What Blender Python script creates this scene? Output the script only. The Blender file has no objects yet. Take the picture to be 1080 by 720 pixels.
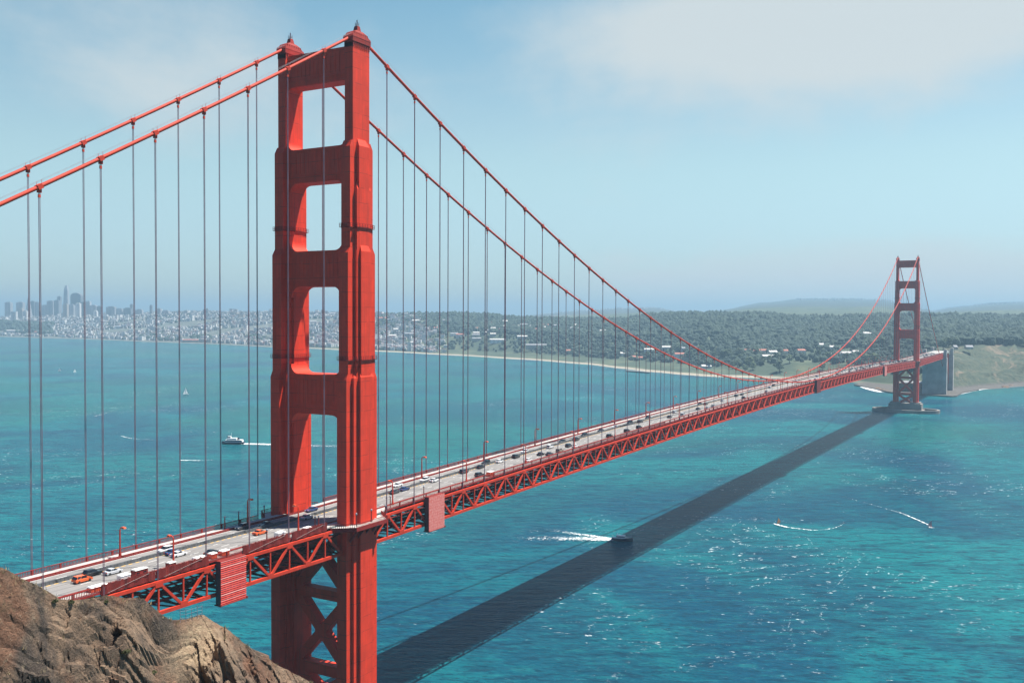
import bpy, math, random
import numpy as np
from mathutils import Vector, Matrix

# ------------------------------------------------------------------ camera, sky, sun
SC = bpy.context.scene
COL = SC.collection
CAM = np.array([-234.516, -206.479, 140.397])
YAW, PITCH, ROLL, FPX = 0.5270719, -0.0274577, 0.0041912, 1008.467
_f = np.array([math.cos(YAW)*math.cos(PITCH), math.sin(YAW)*math.cos(PITCH), math.sin(PITCH)])
_r = np.cross(_f, [0, 0, 1]); _r /= np.linalg.norm(_r)
_u = np.cross(_r, _f)
RGT = _r*math.cos(ROLL)+_u*math.sin(ROLL)
UPV = -_r*math.sin(ROLL)+_u*math.cos(ROLL)
FWD = _f
cd = bpy.data.cameras.new('camera')
cam = bpy.data.objects.new('camera', cd); COL.objects.link(cam)
cd.sensor_width = 36.0; cd.lens = FPX/1080*36.0
cd.clip_start = 1.0; cd.clip_end = 80000.0
m = Matrix.Identity(4)
for i in range(3):
    m[i][0] = RGT[i]; m[i][1] = UPV[i]; m[i][2] = -FWD[i]; m[i][3] = CAM[i]
cam.matrix_world = m
SC.camera = cam

SUN = np.array([0.300, -0.312, 1.0]); SUN /= np.linalg.norm(SUN)
SUN_EL = math.asin(SUN[2]); SUN_AZ = math.atan2(SUN[0], SUN[1])
W = bpy.data.worlds.new('World'); SC.world = W; W.use_nodes = True
wn = W.node_tree.nodes; wl = W.node_tree.links
SKY_STRENGTH = 0.05
SUN_STRENGTH = 5.0
EXPOSURE = 1.12
HAZE_DENSITY = 1.2e-4

def build_world():
    wn.clear()
    out = wn.new('ShaderNodeOutputWorld'); bg = wn.new('ShaderNodeBackground')
    bg.inputs['Strength'].default_value = SKY_STRENGTH
    sky = wn.new('ShaderNodeTexSky'); sky.sky_type = 'NISHITA'; sky.sun_disc = False
    sky.sun_elevation = SUN_EL; sky.sun_rotation = SUN_AZ
    sky.altitude = 100; sky.air_density = 1.0; sky.dust_density = 0.55; sky.ozone_density = 1.6
    tc = wn.new('ShaderNodeTexCoord')
    sep = wn.new('ShaderNodeSeparateXYZ'); wl.new(tc.outputs['Generated'], sep.inputs[0])
    def math_(op, a, b=None, c=None, clamp=False):
        n = wn.new('ShaderNodeMath'); n.operation = op; n.use_clamp = clamp
        for k, v in enumerate((a, b, c)):
            if v is None: continue
            if isinstance(v, (int, float)): n.inputs[k].default_value = v
            else: wl.new(v, n.inputs[k])
        return n.outputs[0]
    def noise(vec, scale, detail, rough, dist=0.0):
        n = wn.new('ShaderNodeTexNoise'); wl.new(vec, n.inputs['Vector'])
        n.inputs['Scale'].default_value = scale; n.inputs['Detail'].default_value = detail
        n.inputs['Roughness'].default_value = rough; n.inputs['Distortion'].default_value = dist
        return n.outputs['Fac']
    def mapr(v, a, b, c=0.0, d=1.0):
        n = wn.new('ShaderNodeMapRange'); n.interpolation_type = 'SMOOTHSTEP'
        wl.new(v, n.inputs[0])
        for k, x in enumerate((a, b, c, d)): n.inputs[k+1].default_value = x
        return n.outputs[0]
    # direction on a high cloud deck
    den = math_('ADD', math_('MAXIMUM', sep.outputs['Z'], 0.0), 0.16)
    cx = math_('DIVIDE', sep.outputs['X'], den); cy = math_('DIVIDE', sep.outputs['Y'], den)
    cmb = wn.new('ShaderNodeCombineXYZ'); wl.new(cx, cmb.inputs[0]); wl.new(cy, cmb.inputs[1])
    cmb.inputs[2].default_value = 3.7
    n1 = noise(cmb.outputs[0], 1.15, 8, 0.55, 0.3)
    n2 = noise(tc.outputs['Generated'], 5.0, 7, 0.6, 0.2)
    # where the cloud masses hang: (azimuth, elevation) blobs
    def blob(az, el, sa, se):
        d = Vector((math.cos(math.radians(el))*math.cos(math.radians(az)), math.cos(math.radians(el))*math.sin(math.radians(az)), math.sin(math.radians(el))))
        v = wn.new('ShaderNodeVectorMath'); v.operation = 'SUBTRACT'; wl.new(tc.outputs['Generated'], v.inputs[0]); v.inputs[1].default_value = d
        r = Vector((math.sin(math.radians(az)), -math.cos(math.radians(az)), 0)); u = r.cross(d)
        def dot(w, s):
            q = wn.new('ShaderNodeVectorMath'); q.operation = 'DOT_PRODUCT'; wl.new(v.outputs[0], q.inputs[0]); q.inputs[1].default_value = w
            return math_('POWER', math_('ABSOLUTE', math_('DIVIDE', q.outputs['Value'], s)), 2.0)
        return math_('EXPONENT', math_('MULTIPLY', math_('ADD', dot(r, math.radians(sa)), dot(u, math.radians(se))), -1.0))
    b = math_('ADD', math_('MULTIPLY', blob(18, 15.8, 12, 4.4), 1.75), math_('MULTIPLY', blob(5, 17.5, 9, 5.0), 0.9))
    b = math_('ADD', b, math_('MULTIPLY', blob(50, 15.0, 12, 5.0), 0.7))
    b = math_('ADD', b, math_('MULTIPLY', blob(9, 1.6, 17, 2.8), 1.5))
    cl = math_('ADD', math_('MULTIPLY', b, 0.75), math_('MULTIPLY', math_('SUBTRACT', math_('ADD', math_('MULTIPLY', n1, 0.55), math_('MULTIPLY', n2, 0.45)), 0.5), 2.3))
    mask = math_('MULTIPLY', mapr(cl, 0.14, 0.95), 0.9)
    tint = wn.new('ShaderNodeMix'); tint.data_type = 'RGBA'; tint.blend_type = 'MULTIPLY'; tint.inputs[0].default_value = 1.0
    wl.new(sky.outputs[0], tint.inputs[6])
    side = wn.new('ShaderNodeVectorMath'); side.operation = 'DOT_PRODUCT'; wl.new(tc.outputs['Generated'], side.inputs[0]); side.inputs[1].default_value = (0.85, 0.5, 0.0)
    tm = wn.new('ShaderNodeMix'); tm.data_type = 'RGBA'; wl.new(math_('MULTIPLY', mapr(side.outputs['Value'], 0.1, 0.8), mapr(sep.outputs['Z'], 0.9, 0.2)), tm.inputs[0]); tm.inputs[6].default_value = FILL_CUT_TINT; tm.inputs[7].default_value = SKY_TINT
    def lerp(f, a, b_):
        q = wn.new('ShaderNodeMix'); q.data_type = 'RGBA'; wl.new(f, q.inputs[0])
        for v, sk in ((a, q.inputs[6]), (b_, q.inputs[7])):
            if isinstance(v, tuple): sk.default_value = v
            else: wl.new(v, sk)
        return q.outputs[2]
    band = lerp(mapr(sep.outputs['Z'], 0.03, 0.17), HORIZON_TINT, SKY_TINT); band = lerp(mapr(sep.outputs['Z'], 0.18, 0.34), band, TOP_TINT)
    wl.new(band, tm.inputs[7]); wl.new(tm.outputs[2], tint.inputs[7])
    mx = wn.new('ShaderNodeMix'); mx.data_type = 'RGBA'
    wl.new(mask, mx.inputs[0]); wl.new(tint.outputs[2], mx.inputs[6]); mx.inputs[7].default_value = CLOUD_RGB
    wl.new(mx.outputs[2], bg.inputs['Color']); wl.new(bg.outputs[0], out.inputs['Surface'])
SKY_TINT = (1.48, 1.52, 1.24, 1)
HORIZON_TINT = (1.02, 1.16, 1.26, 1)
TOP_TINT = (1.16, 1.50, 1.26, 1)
FILL_CUT_TINT = (0.44, 0.66, 0.92, 1)   # unseen sky darkened and blued to cut fill light, sea haze towards the city
CLOUD_RGB = (6.3, 6.8, 6.9, 1)
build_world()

sd = bpy.data.lights.new('sun', 'SUN'); sd.energy = SUN_STRENGTH; sd.angle = math.radians(0.5); sd.color = (1.0, 0.955, 0.88)
sun = bpy.data.objects.new('sun', sd); COL.objects.link(sun)
sun.rotation_euler = Vector(SUN).to_track_quat('Z', 'Y').to_euler()
SC.view_settings.view_transform = 'Standard'; SC.view_settings.look = 'None'
SC.view_settings.exposure = EXPOSURE; SC.view_settings.gamma = 1.0; SC.view_settings.use_curve_mapping = False
SC.render.engine = 'CYCLES'
SC.cycles.use_denoising = True
SC.cycles.use_adaptive_sampling = True; SC.cycles.adaptive_threshold = 0.004
SC.cycles.max_bounces = 6; SC.cycles.diffuse_bounces = 2; SC.cycles.glossy_bounces = 2
SC.cycles.transparent_max_bounces = 8; SC.cycles.volume_bounces = 0; SC.cycles.caustics_reflective = False

rng = random.Random(7)
nrg = np.random.default_rng(7)

# ------------------------------------------------------------------ helpers
def P_img(u, D, z):
    """point at lateral ray u (photo px) and forward distance D from the viewpoint, at height z"""
    fx = FWD[:2]/np.hypot(*FWD[:2]); rx = np.array([fx[1], -fx[0]])
    p = CAM[:2]+D*(fx+rx*((u-540)/FPX))
    return np.array([p[0], p[1], z])
def hor(u): return 332.3+0.0042*(u-540)
def z_of(v, D, u=540): return CAM[2]+(hor(u)-v)*D/FPX
def bp(u, v, Z=0.0):
    d = FWD*FPX+RGT*(u-540)+UPV*(360-v)
    return CAM+d*((Z-CAM[2])/d[2])

def smooth_noise(p, seed=0):
    p = np.asarray(p, float); i = np.floor(p).astype(np.int64); f = p-i; w = f*f*(3-2*f)
    def h(a, b, c):
        n = (a*374761393+b*668265263+c*2147483647+seed*974634777) & 0xffffffff
        n = ((n ^ (n >> 13))*1274126177) & 0xffffffff
        n = (n ^ (n >> 16)) & 0xffff
        return n/65535.0
    r = 0
    for dx in (0, 1):
        for dy in (0, 1):
            for dz in (0, 1):
                ww = (w[..., 0] if dx else 1-w[..., 0])*(w[..., 1] if dy else 1-w[..., 1])*(w[..., 2] if dz else 1-w[..., 2])
                r = r+ww*h(i[..., 0]+dx, i[..., 1]+dy, i[..., 2]+dz)
    return r*2-1
def fbm(p, oct=5, seed=0, gain=0.5, lac=2.03):
    p = np.asarray(p, float); a = 1.0; s = 0
    for k in range(oct):
        s = s+a*smooth_noise(p, seed+k); p = p*lac+17.3; a *= gain
    return s
def ridged(p, oct=5, seed=0, gain=0.5):
    p = np.asarray(p, float); a = 1.0; s = 0
    for k in range(oct):
        s = s+a*(1-np.abs(smooth_noise(p, seed+k))*2); p = p*2.1+9.1; a *= gain
    return s

class MB:
    def __init__(self): self.v = []; self.f = []; self.m = []
    def add(self, vs, fs, mi=0):
        b = len(self.v); self.v += [tuple(map(float, p)) for p in vs]
        for q in fs: self.f.append(tuple(b+i for i in q)); self.m.append(mi)
    def box(self, c, h, mi=0, rz=0.0):
        cs, sn = math.cos(rz), math.sin(rz); vs = []
        for dz in (-1, 1):
            for dx, dy in ((-1, -1), (1, -1), (1, 1), (-1, 1)):
                x, y = dx*h[0], dy*h[1]
                vs.append((c[0]+x*cs-y*sn, c[1]+x*sn+y*cs, c[2]+dz*h[2]))
        self.add(vs, [(3, 2, 1, 0), (4, 5, 6, 7), (0, 1, 5, 4), (1, 2, 6, 5), (2, 3, 7, 6), (3, 0, 4, 7)], mi)
    def frustum(self, c0, h0, c1, h1, mi=0):
        vs = []
        for c, h in ((c0, h0), (c1, h1)):
            for dx, dy in ((-1, -1), (1, -1), (1, 1), (-1, 1)): vs.append((c[0]+dx*h[0], c[1]+dy*h[1], c[2]))
        self.add(vs, [(3, 2, 1, 0), (4, 5, 6, 7), (0, 1, 5, 4), (1, 2, 6, 5), (2, 3, 7, 6), (3, 0, 4, 7)], mi)
    def beam(self, p, q, w, h, mi=0, up=(0, 0, 1)):
        p = Vector(p); q = Vector(q); d = (q-p).normalized(); up = Vector(up)
        s = d.cross(up)
        if s.length < 1e-4: s = d.cross(Vector((0, 1, 0)))
        s.normalize(); t = s.cross(d)
        vs = []
        for o in (p, q):
            for a, b in ((-1, -1), (1, -1), (1, 1), (-1, 1)): vs.append(o+s*(a*w/2)+t*(b*h/2))
        self.add(vs, [(3, 2, 1, 0), (4, 5, 6, 7), (0, 1, 5, 4), (1, 2, 6, 5), (2, 3, 7, 6), (3, 0, 4, 7)], mi)
    def tube(self, pts, r, n=8, mi=0, cap=True):
        pts = [Vector(p) for p in pts]; b = len(self.v); rs = r if isinstance(r, (list, tuple)) else [r]*len(pts)
        for i, p in enumerate(pts):
            d = (pts[min(i+1, len(pts)-1)]-pts[max(i-1, 0)]).normalized()
            s = d.cross(Vector((0, 0, 1)))
            if s.length < 1e-3: s = Vector((1, 0, 0))
            s.normalize(); t = s.cross(d)
            for k in range(n):
                a = 2*math.pi*k/n; self.v.append(tuple(p+s*(math.cos(a)*rs[i])+t*(math.sin(a)*rs[i])))
        for i in range(len(pts)-1):
            for k in range(n):
                self.f.append((b+i*n+k, b+(i+1)*n+k, b+(i+1)*n+(k+1) % n, b+i*n+(k+1) % n)); self.m.append(mi)
        if cap:
            self.f.append(tuple(b+k for k in range(n))); self.m.append(mi)
            e = b+(len(pts)-1)*n; self.f.append(tuple(e+n-1-k for k in range(n))); self.m.append(mi)
    def prism(self, poly, ax, a0, a1, mi=0):
        """poly of 2D points, extruded along axis ax (0,1,2) from a0 to a1"""
        n = len(poly); o = [i for i in range(3) if i != ax]; vs = []
        for a in (a0, a1):
            for p in poly:
                q = [0, 0, 0]; q[ax] = a; q[o[0]] = p[0]; q[o[1]] = p[1]; vs.append(q)
        fs = [tuple(range(n)), tuple(range(2*n-1, n-1, -1))]
        for k in range(n): fs.append((k, k+n, (k+1) % n+n, (k+1) % n))
        self.add(vs, fs, mi)
    def strip(self, a, bb, mi=0):
        """quad strip between two polylines"""
        n = len(a); self.add(list(a)+list(bb), [(i, i+1, n+i+1, n+i) for i in range(n-1)], mi)
    def build(self, name, mats, parent=None, loc=None, smooth=False):
        me = bpy.data.meshes.new(name); me.from_pydata(self.v, [], self.f)
        for mm in (mats if isinstance(mats, (list, tuple)) else [mats]): me.materials.append(mm)
        me.polygons.foreach_set('material_index', self.m)
        if smooth: me.polygons.foreach_set('use_smooth', [True]*len(self.f))
        import bmesh as _b
        if not smooth or True:
            bm = _b.new(); bm.from_mesh(me); _b.ops.recalc_face_normals(bm, faces=bm.faces) if self.closed else None; bm.to_mesh(me); bm.free()
        me.update()
        o = bpy.data.objects.new(name, me); COL.objects.link(o)
        if parent: o.parent = parent
        if loc is not None: o.location = loc
        return o
    closed = True

def mesh_np(name, V, F, mat, parent=None, smooth=True, midx=None):
    me = bpy.data.meshes.new(name); V = np.asarray(V, np.float32); F = np.asarray(F, np.int32)
    k = F.shape[1]
    me.vertices.add(len(V)); me.vertices.foreach_set('co', V.ravel())
    me.loops.add(F.size); me.loops.foreach_set('vertex_index', F.ravel())
    me.polygons.add(len(F)); me.polygons.foreach_set('loop_start', np.arange(0, F.size, k, dtype=np.int32))
    me.polygons.foreach_set('loop_total', np.full(len(F), k, np.int32))
    for mm in (mat if isinstance(mat, (list, tuple)) else [mat]): me.materials.append(mm)
    if midx is not None: me.polygons.foreach_set('material_index', np.asarray(midx, np.int32))
    me.polygons.foreach_set('use_smooth', np.full(len(F), smooth))
    me.update(calc_edges=True); me.validate()
    o = bpy.data.objects.new(name, me); COL.objects.link(o)
    if parent: o.parent = parent
    return o

def tag(o, label, cat, group=None, kind=None):
    o['label'] = label; o['category'] = cat
    if group: o['group'] = group
    if kind: o['kind'] = kind
    return o
def empty(name, loc=(0, 0, 0), rz=0.0, parent=None):
    o = bpy.data.objects.new(name, None); COL.objects.link(o); o.location = loc; o.rotation_euler = (0, 0, rz)
    if parent: o.parent = parent
    return o
def dup(o, parent=None):
    c = o.copy(); COL.objects.link(c)
    if parent: c.parent = parent
    for ch in [x for x in o.children]: dup(ch, c)
    return c

# ------------------------------------------------------------------ materials
def new_mat(name):
    mt = bpy.data.materials.new(name); mt.use_nodes = True
    nt = mt.node_tree; b = nt.nodes['Principled BSDF']
    return mt, nt, b
class NT:
    def __init__(self, nt): self.n = nt.nodes; self.l = nt.links
    def put(self, v, sock):
        if isinstance(v, (int, float)): sock.default_value = v
        elif isinstance(v, (tuple, list)): sock.default_value = v
        else: self.l.new(v, sock)
    def math(self, op, a, b=None, clamp=False):
        n = self.n.new('ShaderNodeMath'); n.operation = op; n.use_clamp = clamp
        self.put(a, n.inputs[0])
        if b is not None: self.put(b, n.inputs[1])
        return n.outputs[0]
    def pos(self): return self.n.new('ShaderNodeNewGeometry').outputs['Position']
    def obj(self): return self.n.new('ShaderNodeTexCoord').outputs['Object']
    def sep(self, v):
        s = self.n.new('ShaderNodeSeparateXYZ'); self.l.new(v, s.inputs[0]); return s.outputs
    def mapping(self, v, scale=(1, 1, 1), rot=(0, 0, 0), loc=(0, 0, 0)):
        mp = self.n.new('ShaderNodeMapping'); self.l.new(v, mp.inputs['Vector'])
        mp.inputs['Scale'].default_value = scale; mp.inputs['Rotation'].default_value = rot; mp.inputs['Location'].default_value = loc
        return mp.outputs[0]
    def aniso(self, v, ang, sx, sy):
        a = self.mapping(v, rot=(0, 0, ang)); return self.mapping(a, (sx, sy, 1))
    def noise(self, v, scale, detail=4, rough=0.55, dist=0.0):
        n = self.n.new('ShaderNodeTexNoise'); self.l.new(v, n.inputs['Vector'])
        n.inputs['Scale'].default_value = scale; n.inputs['Detail'].default_value = detail
        n.inputs['Roughness'].default_value = rough; n.inputs['Distortion'].default_value = dist
        return n.outputs['Fac']
    def ramp(self, v, a, b, c=0.0, d=1.0):
        n = self.n.new('ShaderNodeMapRange'); n.interpolation_type = 'SMOOTHSTEP'; self.l.new(v, n.inputs[0])
        for k, x in enumerate((a, b, c, d)): n.inputs[k+1].default_value = x
        return n.outputs[0]
    def mix(self, f, a, b):
        n = self.n.new('ShaderNodeMix'); n.data_type = 'RGBA'; self.put(f, n.inputs[0])
        self.put(a, n.inputs[6]); self.put(b, n.inputs[7]); return n.outputs[2]
    def bump(self, h, strength, dist, normal=None):
        n = self.n.new('ShaderNodeBump'); n.inputs['Strength'].default_value = strength; n.inputs['Distance'].default_value = dist
        self.l.new(h, n.inputs['Height'])
        if normal is not None: self.l.new(normal, n.inputs['Normal'])
        return n.outputs[0]
def c4(c): return (c[0], c[1], c[2], 1.0)

def simple(name, col, rough=0.6, var=0.18, scale=0.8, metal=0.0, bump=0.0):
    mt, nt, b = new_mat(name); k = NT(nt)
    p = k.obj(); n = k.noise(p, scale, 5, 0.6)
    lo = c4([x*(1-var) for x in col]); hi = c4([min(1, x*(1+var)) for x in col])
    k.l.new(k.mix(k.ramp(n, 0.3, 0.7), lo, hi), b.inputs['Base Color'])
    b.inputs['Roughness'].default_value = rough; b.inputs['Metallic'].default_value = metal
    if bump: k.l.new(k.bump(k.noise(p, scale*6, 3), bump, 0.05), b.inputs['Normal'])
    return mt

def red_steel(name, col, seam=True, grime=0.5):
    mt, nt, b = new_mat(name); k = NT(nt); p = k.pos()
    n = k.noise(p, 0.22, 6, 0.6); st = k.noise(k.mapping(p, (0.9, 0.9, 0.05)), 1.0, 5, 0.65)
    base = k.mix(k.ramp(n, 0.3, 0.72), c4([x*0.86 for x in col]), c4([x*1.06 for x in col]))
    dirt = k.math('MULTIPLY', k.ramp(st, 0.48, 0.74), grime)
    base = k.mix(dirt, base, c4((col[0]*0.42, col[1]*0.5+0.01, col[2]*0.55+0.01)))
    spots = k.math('MULTIPLY', k.ramp(k.noise(p, 0.75, 5, 0.7), 0.66, 0.74), 0.45)
    base = k.mix(spots, base, c4((0.16, 0.035, 0.022)))
    if seam:
        z = k.sep(p)
        fz = k.math('FRACT', k.math('DIVIDE', z['Z'], 4.6)); s = k.math('LESS_THAN', fz, 0.028)
        off = k.noise(k.mapping(p, (0.25, 0.25, 0.12)), 1.0, 2)
        s = k.math('MULTIPLY', s, k.ramp(off, 0.40, 0.6, 0.12, 0.8))
        base = k.mix(s, base, c4((0.13, 0.022, 0.015)))
        rv = k.math('FRACT', k.math('DIVIDE', k.math('ADD', z['X'], z['Y']), 1.07))
        vs = k.math('MULTIPLY', k.math('LESS_THAN', rv, 0.06), 0.22)
        base = k.mix(vs, base, c4((0.2, 0.03, 0.02)))
        # each plate of the cladding has weathered a little differently
        cb = k.n.new('ShaderNodeCombineXYZ'); k.l.new(k.math('FLOOR', k.math('DIVIDE', k.math('ADD', z['X'], z['Y']), 1.07)), cb.inputs[0]); k.l.new(k.math('FLOOR', k.math('DIVIDE', z['Z'], 4.6)), cb.inputs[1])
        wn_ = k.n.new('ShaderNodeTexWhiteNoise'); wn_.noise_dimensions = '3D'; k.l.new(cb.outputs[0], wn_.inputs['Vector'])
        base = k.mix(k.math('MULTIPLY', wn_.outputs['Value'], 0.24), base, c4((col[0]*.55, col[1]*.75, col[2]*.9)))
    k.l.new(base, b.inputs['Base Color'])
    b.inputs['Roughness'].default_value = 0.6; b.inputs['Specular IOR Level'].default_value = 0.22
    k.l.new(k.bump(k.noise(p, 1.4, 4), 0.12, 0.15), b.inputs['Normal'])
    return mt

RED = (0.72, 0.046, 0.017)
M = {}
M['steel'] = red_steel('tower_paint', RED)
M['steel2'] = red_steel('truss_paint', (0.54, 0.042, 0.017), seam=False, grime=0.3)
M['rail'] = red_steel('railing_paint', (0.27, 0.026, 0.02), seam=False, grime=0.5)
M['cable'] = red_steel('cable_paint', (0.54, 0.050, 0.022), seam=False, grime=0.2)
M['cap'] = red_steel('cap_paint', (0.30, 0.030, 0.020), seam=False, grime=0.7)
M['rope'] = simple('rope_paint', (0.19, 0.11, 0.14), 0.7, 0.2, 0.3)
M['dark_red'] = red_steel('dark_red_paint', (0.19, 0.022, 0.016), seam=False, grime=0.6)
M['concrete'] = simple('pier_concrete', (0.21, 0.195, 0.175), 0.9, 0.22, 0.08, bump=0.2)
M['pylon'] = simple('pylon_concrete', (0.36, 0.345, 0.32), 0.9, 0.2, 0.06, bump=0.2)
M['dark'] = simple('dark_metal', (0.035, 0.04, 0.05), 0.5, 0.2, 1.0)
M['grey'] = simple('grey_metal', (0.20, 0.22, 0.25), 0.5, 0.2, 1.0)
M['white'] = simple('white_paint', (0.78, 0.77, 0.74), 0.45, 0.06, 1.0)
M['walk'] = simple('walkway_concrete', (0.38, 0.365, 0.34), 0.85, 0.12, 0.25)
M['yellow'] = simple('yellow_paint', (0.62, 0.36, 0.05), 0.6, 0.1, 1.0)
M['barrier'] = simple('barrier_steel', (0.075, 0.08, 0.085), 0.6, 0.25, 0.8)
M['glass'] = simple('dark_glass', (0.012, 0.016, 0.022), 0.08, 0.1, 1.0)
M['tyre'] = simple('tyre_rubber', (0.02, 0.02, 0.02), 0.8, 0.1, 1.0)
M['lamp_glass'] = simple('lamp_glass', (0.72, 0.62, 0.45), 0.3, 0.05, 1.0)
M['orange'] = simple('safety_orange', (0.72, 0.085, 0.02), 0.55, 0.08, 1.0)
M['sail'] = simple('sailcloth', (0.8, 0.79, 0.76), 0.7, 0.05, 0.4)
M['pink'] = simple('pink_sail', (0.75, 0.36, 0.36), 0.7, 0.08, 0.8)
M['peach'] = simple('orange_sail', (0.80, 0.30, 0.14), 0.7, 0.08, 0.8)
M['navy'] = simple('navy_hull', (0.02, 0.03, 0.06), 0.35, 0.1, 0.6)
M['brick'] = simple('fort_brick', (0.20, 0.13, 0.10), 0.9, 0.25, 0.12)

def corrugated():
    mt, nt, b = new_mat('corrugated_red'); k = NT(nt); p = k.pos(); z = k.sep(p)
    w = k.math('SINE', k.math('MULTIPLY', z['Z'], 2*math.pi/0.55))
    n = k.noise(p, 0.7, 5, 0.6)
    base = k.mix(k.ramp(n, 0.3, 0.7), c4((0.60, 0.045, 0.03)), c4((0.74, 0.085, 0.06)))
    ln = k.math('LESS_THAN', k.math('FRACT', k.math('DIVIDE', z['Z'], 1.45)), 0.10)
    base = k.mix(k.math('MULTIPLY', ln, 0.75), base, c4((0.75, 0.5, 0.45)))
    k.l.new(base, b.inputs['Base Color']); b.inputs['Roughness'].default_value = 0.45
    k.l.new(k.bump(w, 0.5, 0.08), b.inputs['Normal']); return mt
M['corr'] = corrugated()
def pale_corr():
    mt, nt, b = new_mat('faded_red_sheeting'); k = NT(nt); p = k.pos(); z = k.sep(p)
    n = k.noise(p, 1.3, 6, 0.7)
    base = k.mix(k.ramp(n, 0.35, 0.65), c4((0.62, 0.13, 0.10)), c4((0.70, 0.27, 0.23)))
    g = k.math('MAXIMUM', k.math('LESS_THAN', k.math('FRACT', k.math('DIVIDE', z['Z'], 0.95)), 0.16), k.math('LESS_THAN', k.math('FRACT', k.math('DIVIDE', z['X'], 1.2)), 0.12))
    base = k.mix(k.math('MULTIPLY', g, 0.5), base, c4((0.45, 0.05, 0.04)))
    k.l.new(base, b.inputs['Base Color']); b.inputs['Roughness'].default_value = 0.6; return mt
M['corr2'] = pale_corr()

def road_mat():
    mt, nt, b = new_mat('road_asphalt'); k = NT(nt); p = k.pos(); z = k.sep(p)
    n = k.noise(k.mapping(p, (0.06, 0.9, 1)), 1.0, 6, 0.6); n2 = k.noise(p, 0.9, 4)
    base = k.mix(k.ramp(n, 0.3, 0.7), c4((0.165, 0.155, 0.148)), c4((0.215, 0.203, 0.193)))
    base = k.mix(k.math('MULTIPLY', k.ramp(n2, 0.5, 0.8), 0.3), base, c4((0.17, 0.16, 0.155)))
    # joints across the deck every 15 m, darker wheel tracks along it
    j = k.math('LESS_THAN', k.math('FRACT', k.math('DIVIDE', k.math('ADD', z['X'], 3000.0), 15.24)), 0.018)
    base = k.mix(k.math('MULTIPLY', j, 0.5), base, c4((0.09, 0.085, 0.085)))
    t = k.math('SINE', k.math('MULTIPLY', z['Y'], 2*math.pi/1.575)); base = k.mix(k.math('MULTIPLY', k.ramp(t, 0.2, 1.0), 0.16), base, c4((0.12, 0.115, 0.11)))
    k.l.new(base, b.inputs['Base Color']); b.inputs['Roughness'].default_value = 0.9; return mt
M['road'] = road_mat()
M['tar'] = simple('tar_joint', (0.085, 0.08, 0.078), 0.8, 0.2, 0.5)

def water_mat():
    mt, nt, b = new_mat('sea_water'); k = NT(nt); p = k.pos()
    swirl = k.noise(k.mapping(p, (1, 1, 1), (0, 0, 0.45)), 0.0042, 5, 0.55, 0.9)
    sw2 = k.noise(k.mapping(p, (1, 1.8, 1), (0, 0, 0.7)), 0.0013, 4, 0.5, 0.6)
    teal = c4((0.003, 0.124, 0.142)); green = c4((0.008, 0.122, 0.096)); blue = c4((0.002, 0.050, 0.092))
    c = k.mix(k.ramp(swirl, 0.38, 0.62), blue, teal)
    c = k.mix(k.math('MULTIPLY', k.ramp(sw2, 0.42, 0.62), 0.65), c, green)
    # chop: wave-face shading painted into the colour as fine dark/light dashes along the crests
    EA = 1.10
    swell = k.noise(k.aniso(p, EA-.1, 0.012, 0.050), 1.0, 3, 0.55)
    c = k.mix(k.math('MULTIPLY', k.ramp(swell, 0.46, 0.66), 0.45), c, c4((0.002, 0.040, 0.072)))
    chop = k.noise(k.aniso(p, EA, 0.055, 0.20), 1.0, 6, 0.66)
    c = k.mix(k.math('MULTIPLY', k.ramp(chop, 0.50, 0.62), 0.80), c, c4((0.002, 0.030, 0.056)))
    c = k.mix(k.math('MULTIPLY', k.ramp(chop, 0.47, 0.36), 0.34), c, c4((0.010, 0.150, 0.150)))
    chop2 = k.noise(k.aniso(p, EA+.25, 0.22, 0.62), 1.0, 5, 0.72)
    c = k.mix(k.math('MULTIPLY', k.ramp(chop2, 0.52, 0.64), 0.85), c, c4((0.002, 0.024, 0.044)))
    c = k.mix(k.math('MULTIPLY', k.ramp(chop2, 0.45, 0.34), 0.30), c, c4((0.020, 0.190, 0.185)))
    # white caps, in patches
    cap = k.noise(k.aniso(p, EA+.15, 0.15, 0.42), 1.0, 5, 0.68)
    patch = k.noise(p, 0.010, 4, 0.6, 1.2)
    th = k.math('ADD', cap, k.math('MULTIPLY', k.ramp(patch, 0.36, 0.70), 0.11))
    capm = k.math('MULTIPLY', k.ramp(th, 0.722, 0.81), 0.9)
    # drift lines of foam where the currents meet
    ln = k.noise(k.aniso(p, 0.5, 1, 2.0), 0.011, 5, 0.55, 1.6)
    line = k.ramp(k.math('ABSOLUTE', k.math('SUBTRACT', ln, 0.5)), 0.014, 0.0)
    line = k.math('MULTIPLY', line, k.ramp(k.noise(p, 0.35, 5, 0.7), 0.50, 0.66))
    line = k.math('MULTIPLY', line, k.ramp(k.noise(p, 0.0045, 3, 0.5), 0.50, 0.66))
    foam = k.math('MAXIMUM', capm, k.math('MULTIPLY', line, 0.75))
    c = k.mix(foam, c, c4((0.78, 0.80, 0.80)))
    k.l.new(c, b.inputs['Base Color'])
    k.l.new(k.mix(foam, (0.22, 0.22, 0.22, 1), (0.8, 0.8, 0.8, 1)), b.inputs['Roughness'])
    b.inputs['IOR'].default_value = 1.33; b.inputs['Specular IOR Level'].default_value = 0.05
    w1 = k.noise(k.aniso(p, EA, 0.05, 0.13), 1.0, 4, 0.6)
    w2 = k.noise(k.aniso(p, EA+.2, 0.25, 0.6), 1.0, 5, 0.65)
    n = k.bump(w1, 0.55, 4.0); n = k.bump(w2, 0.75, 1.1, n)
    k.l.new(n, b.inputs['Normal']); return mt
M['water'] = water_mat()

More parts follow.
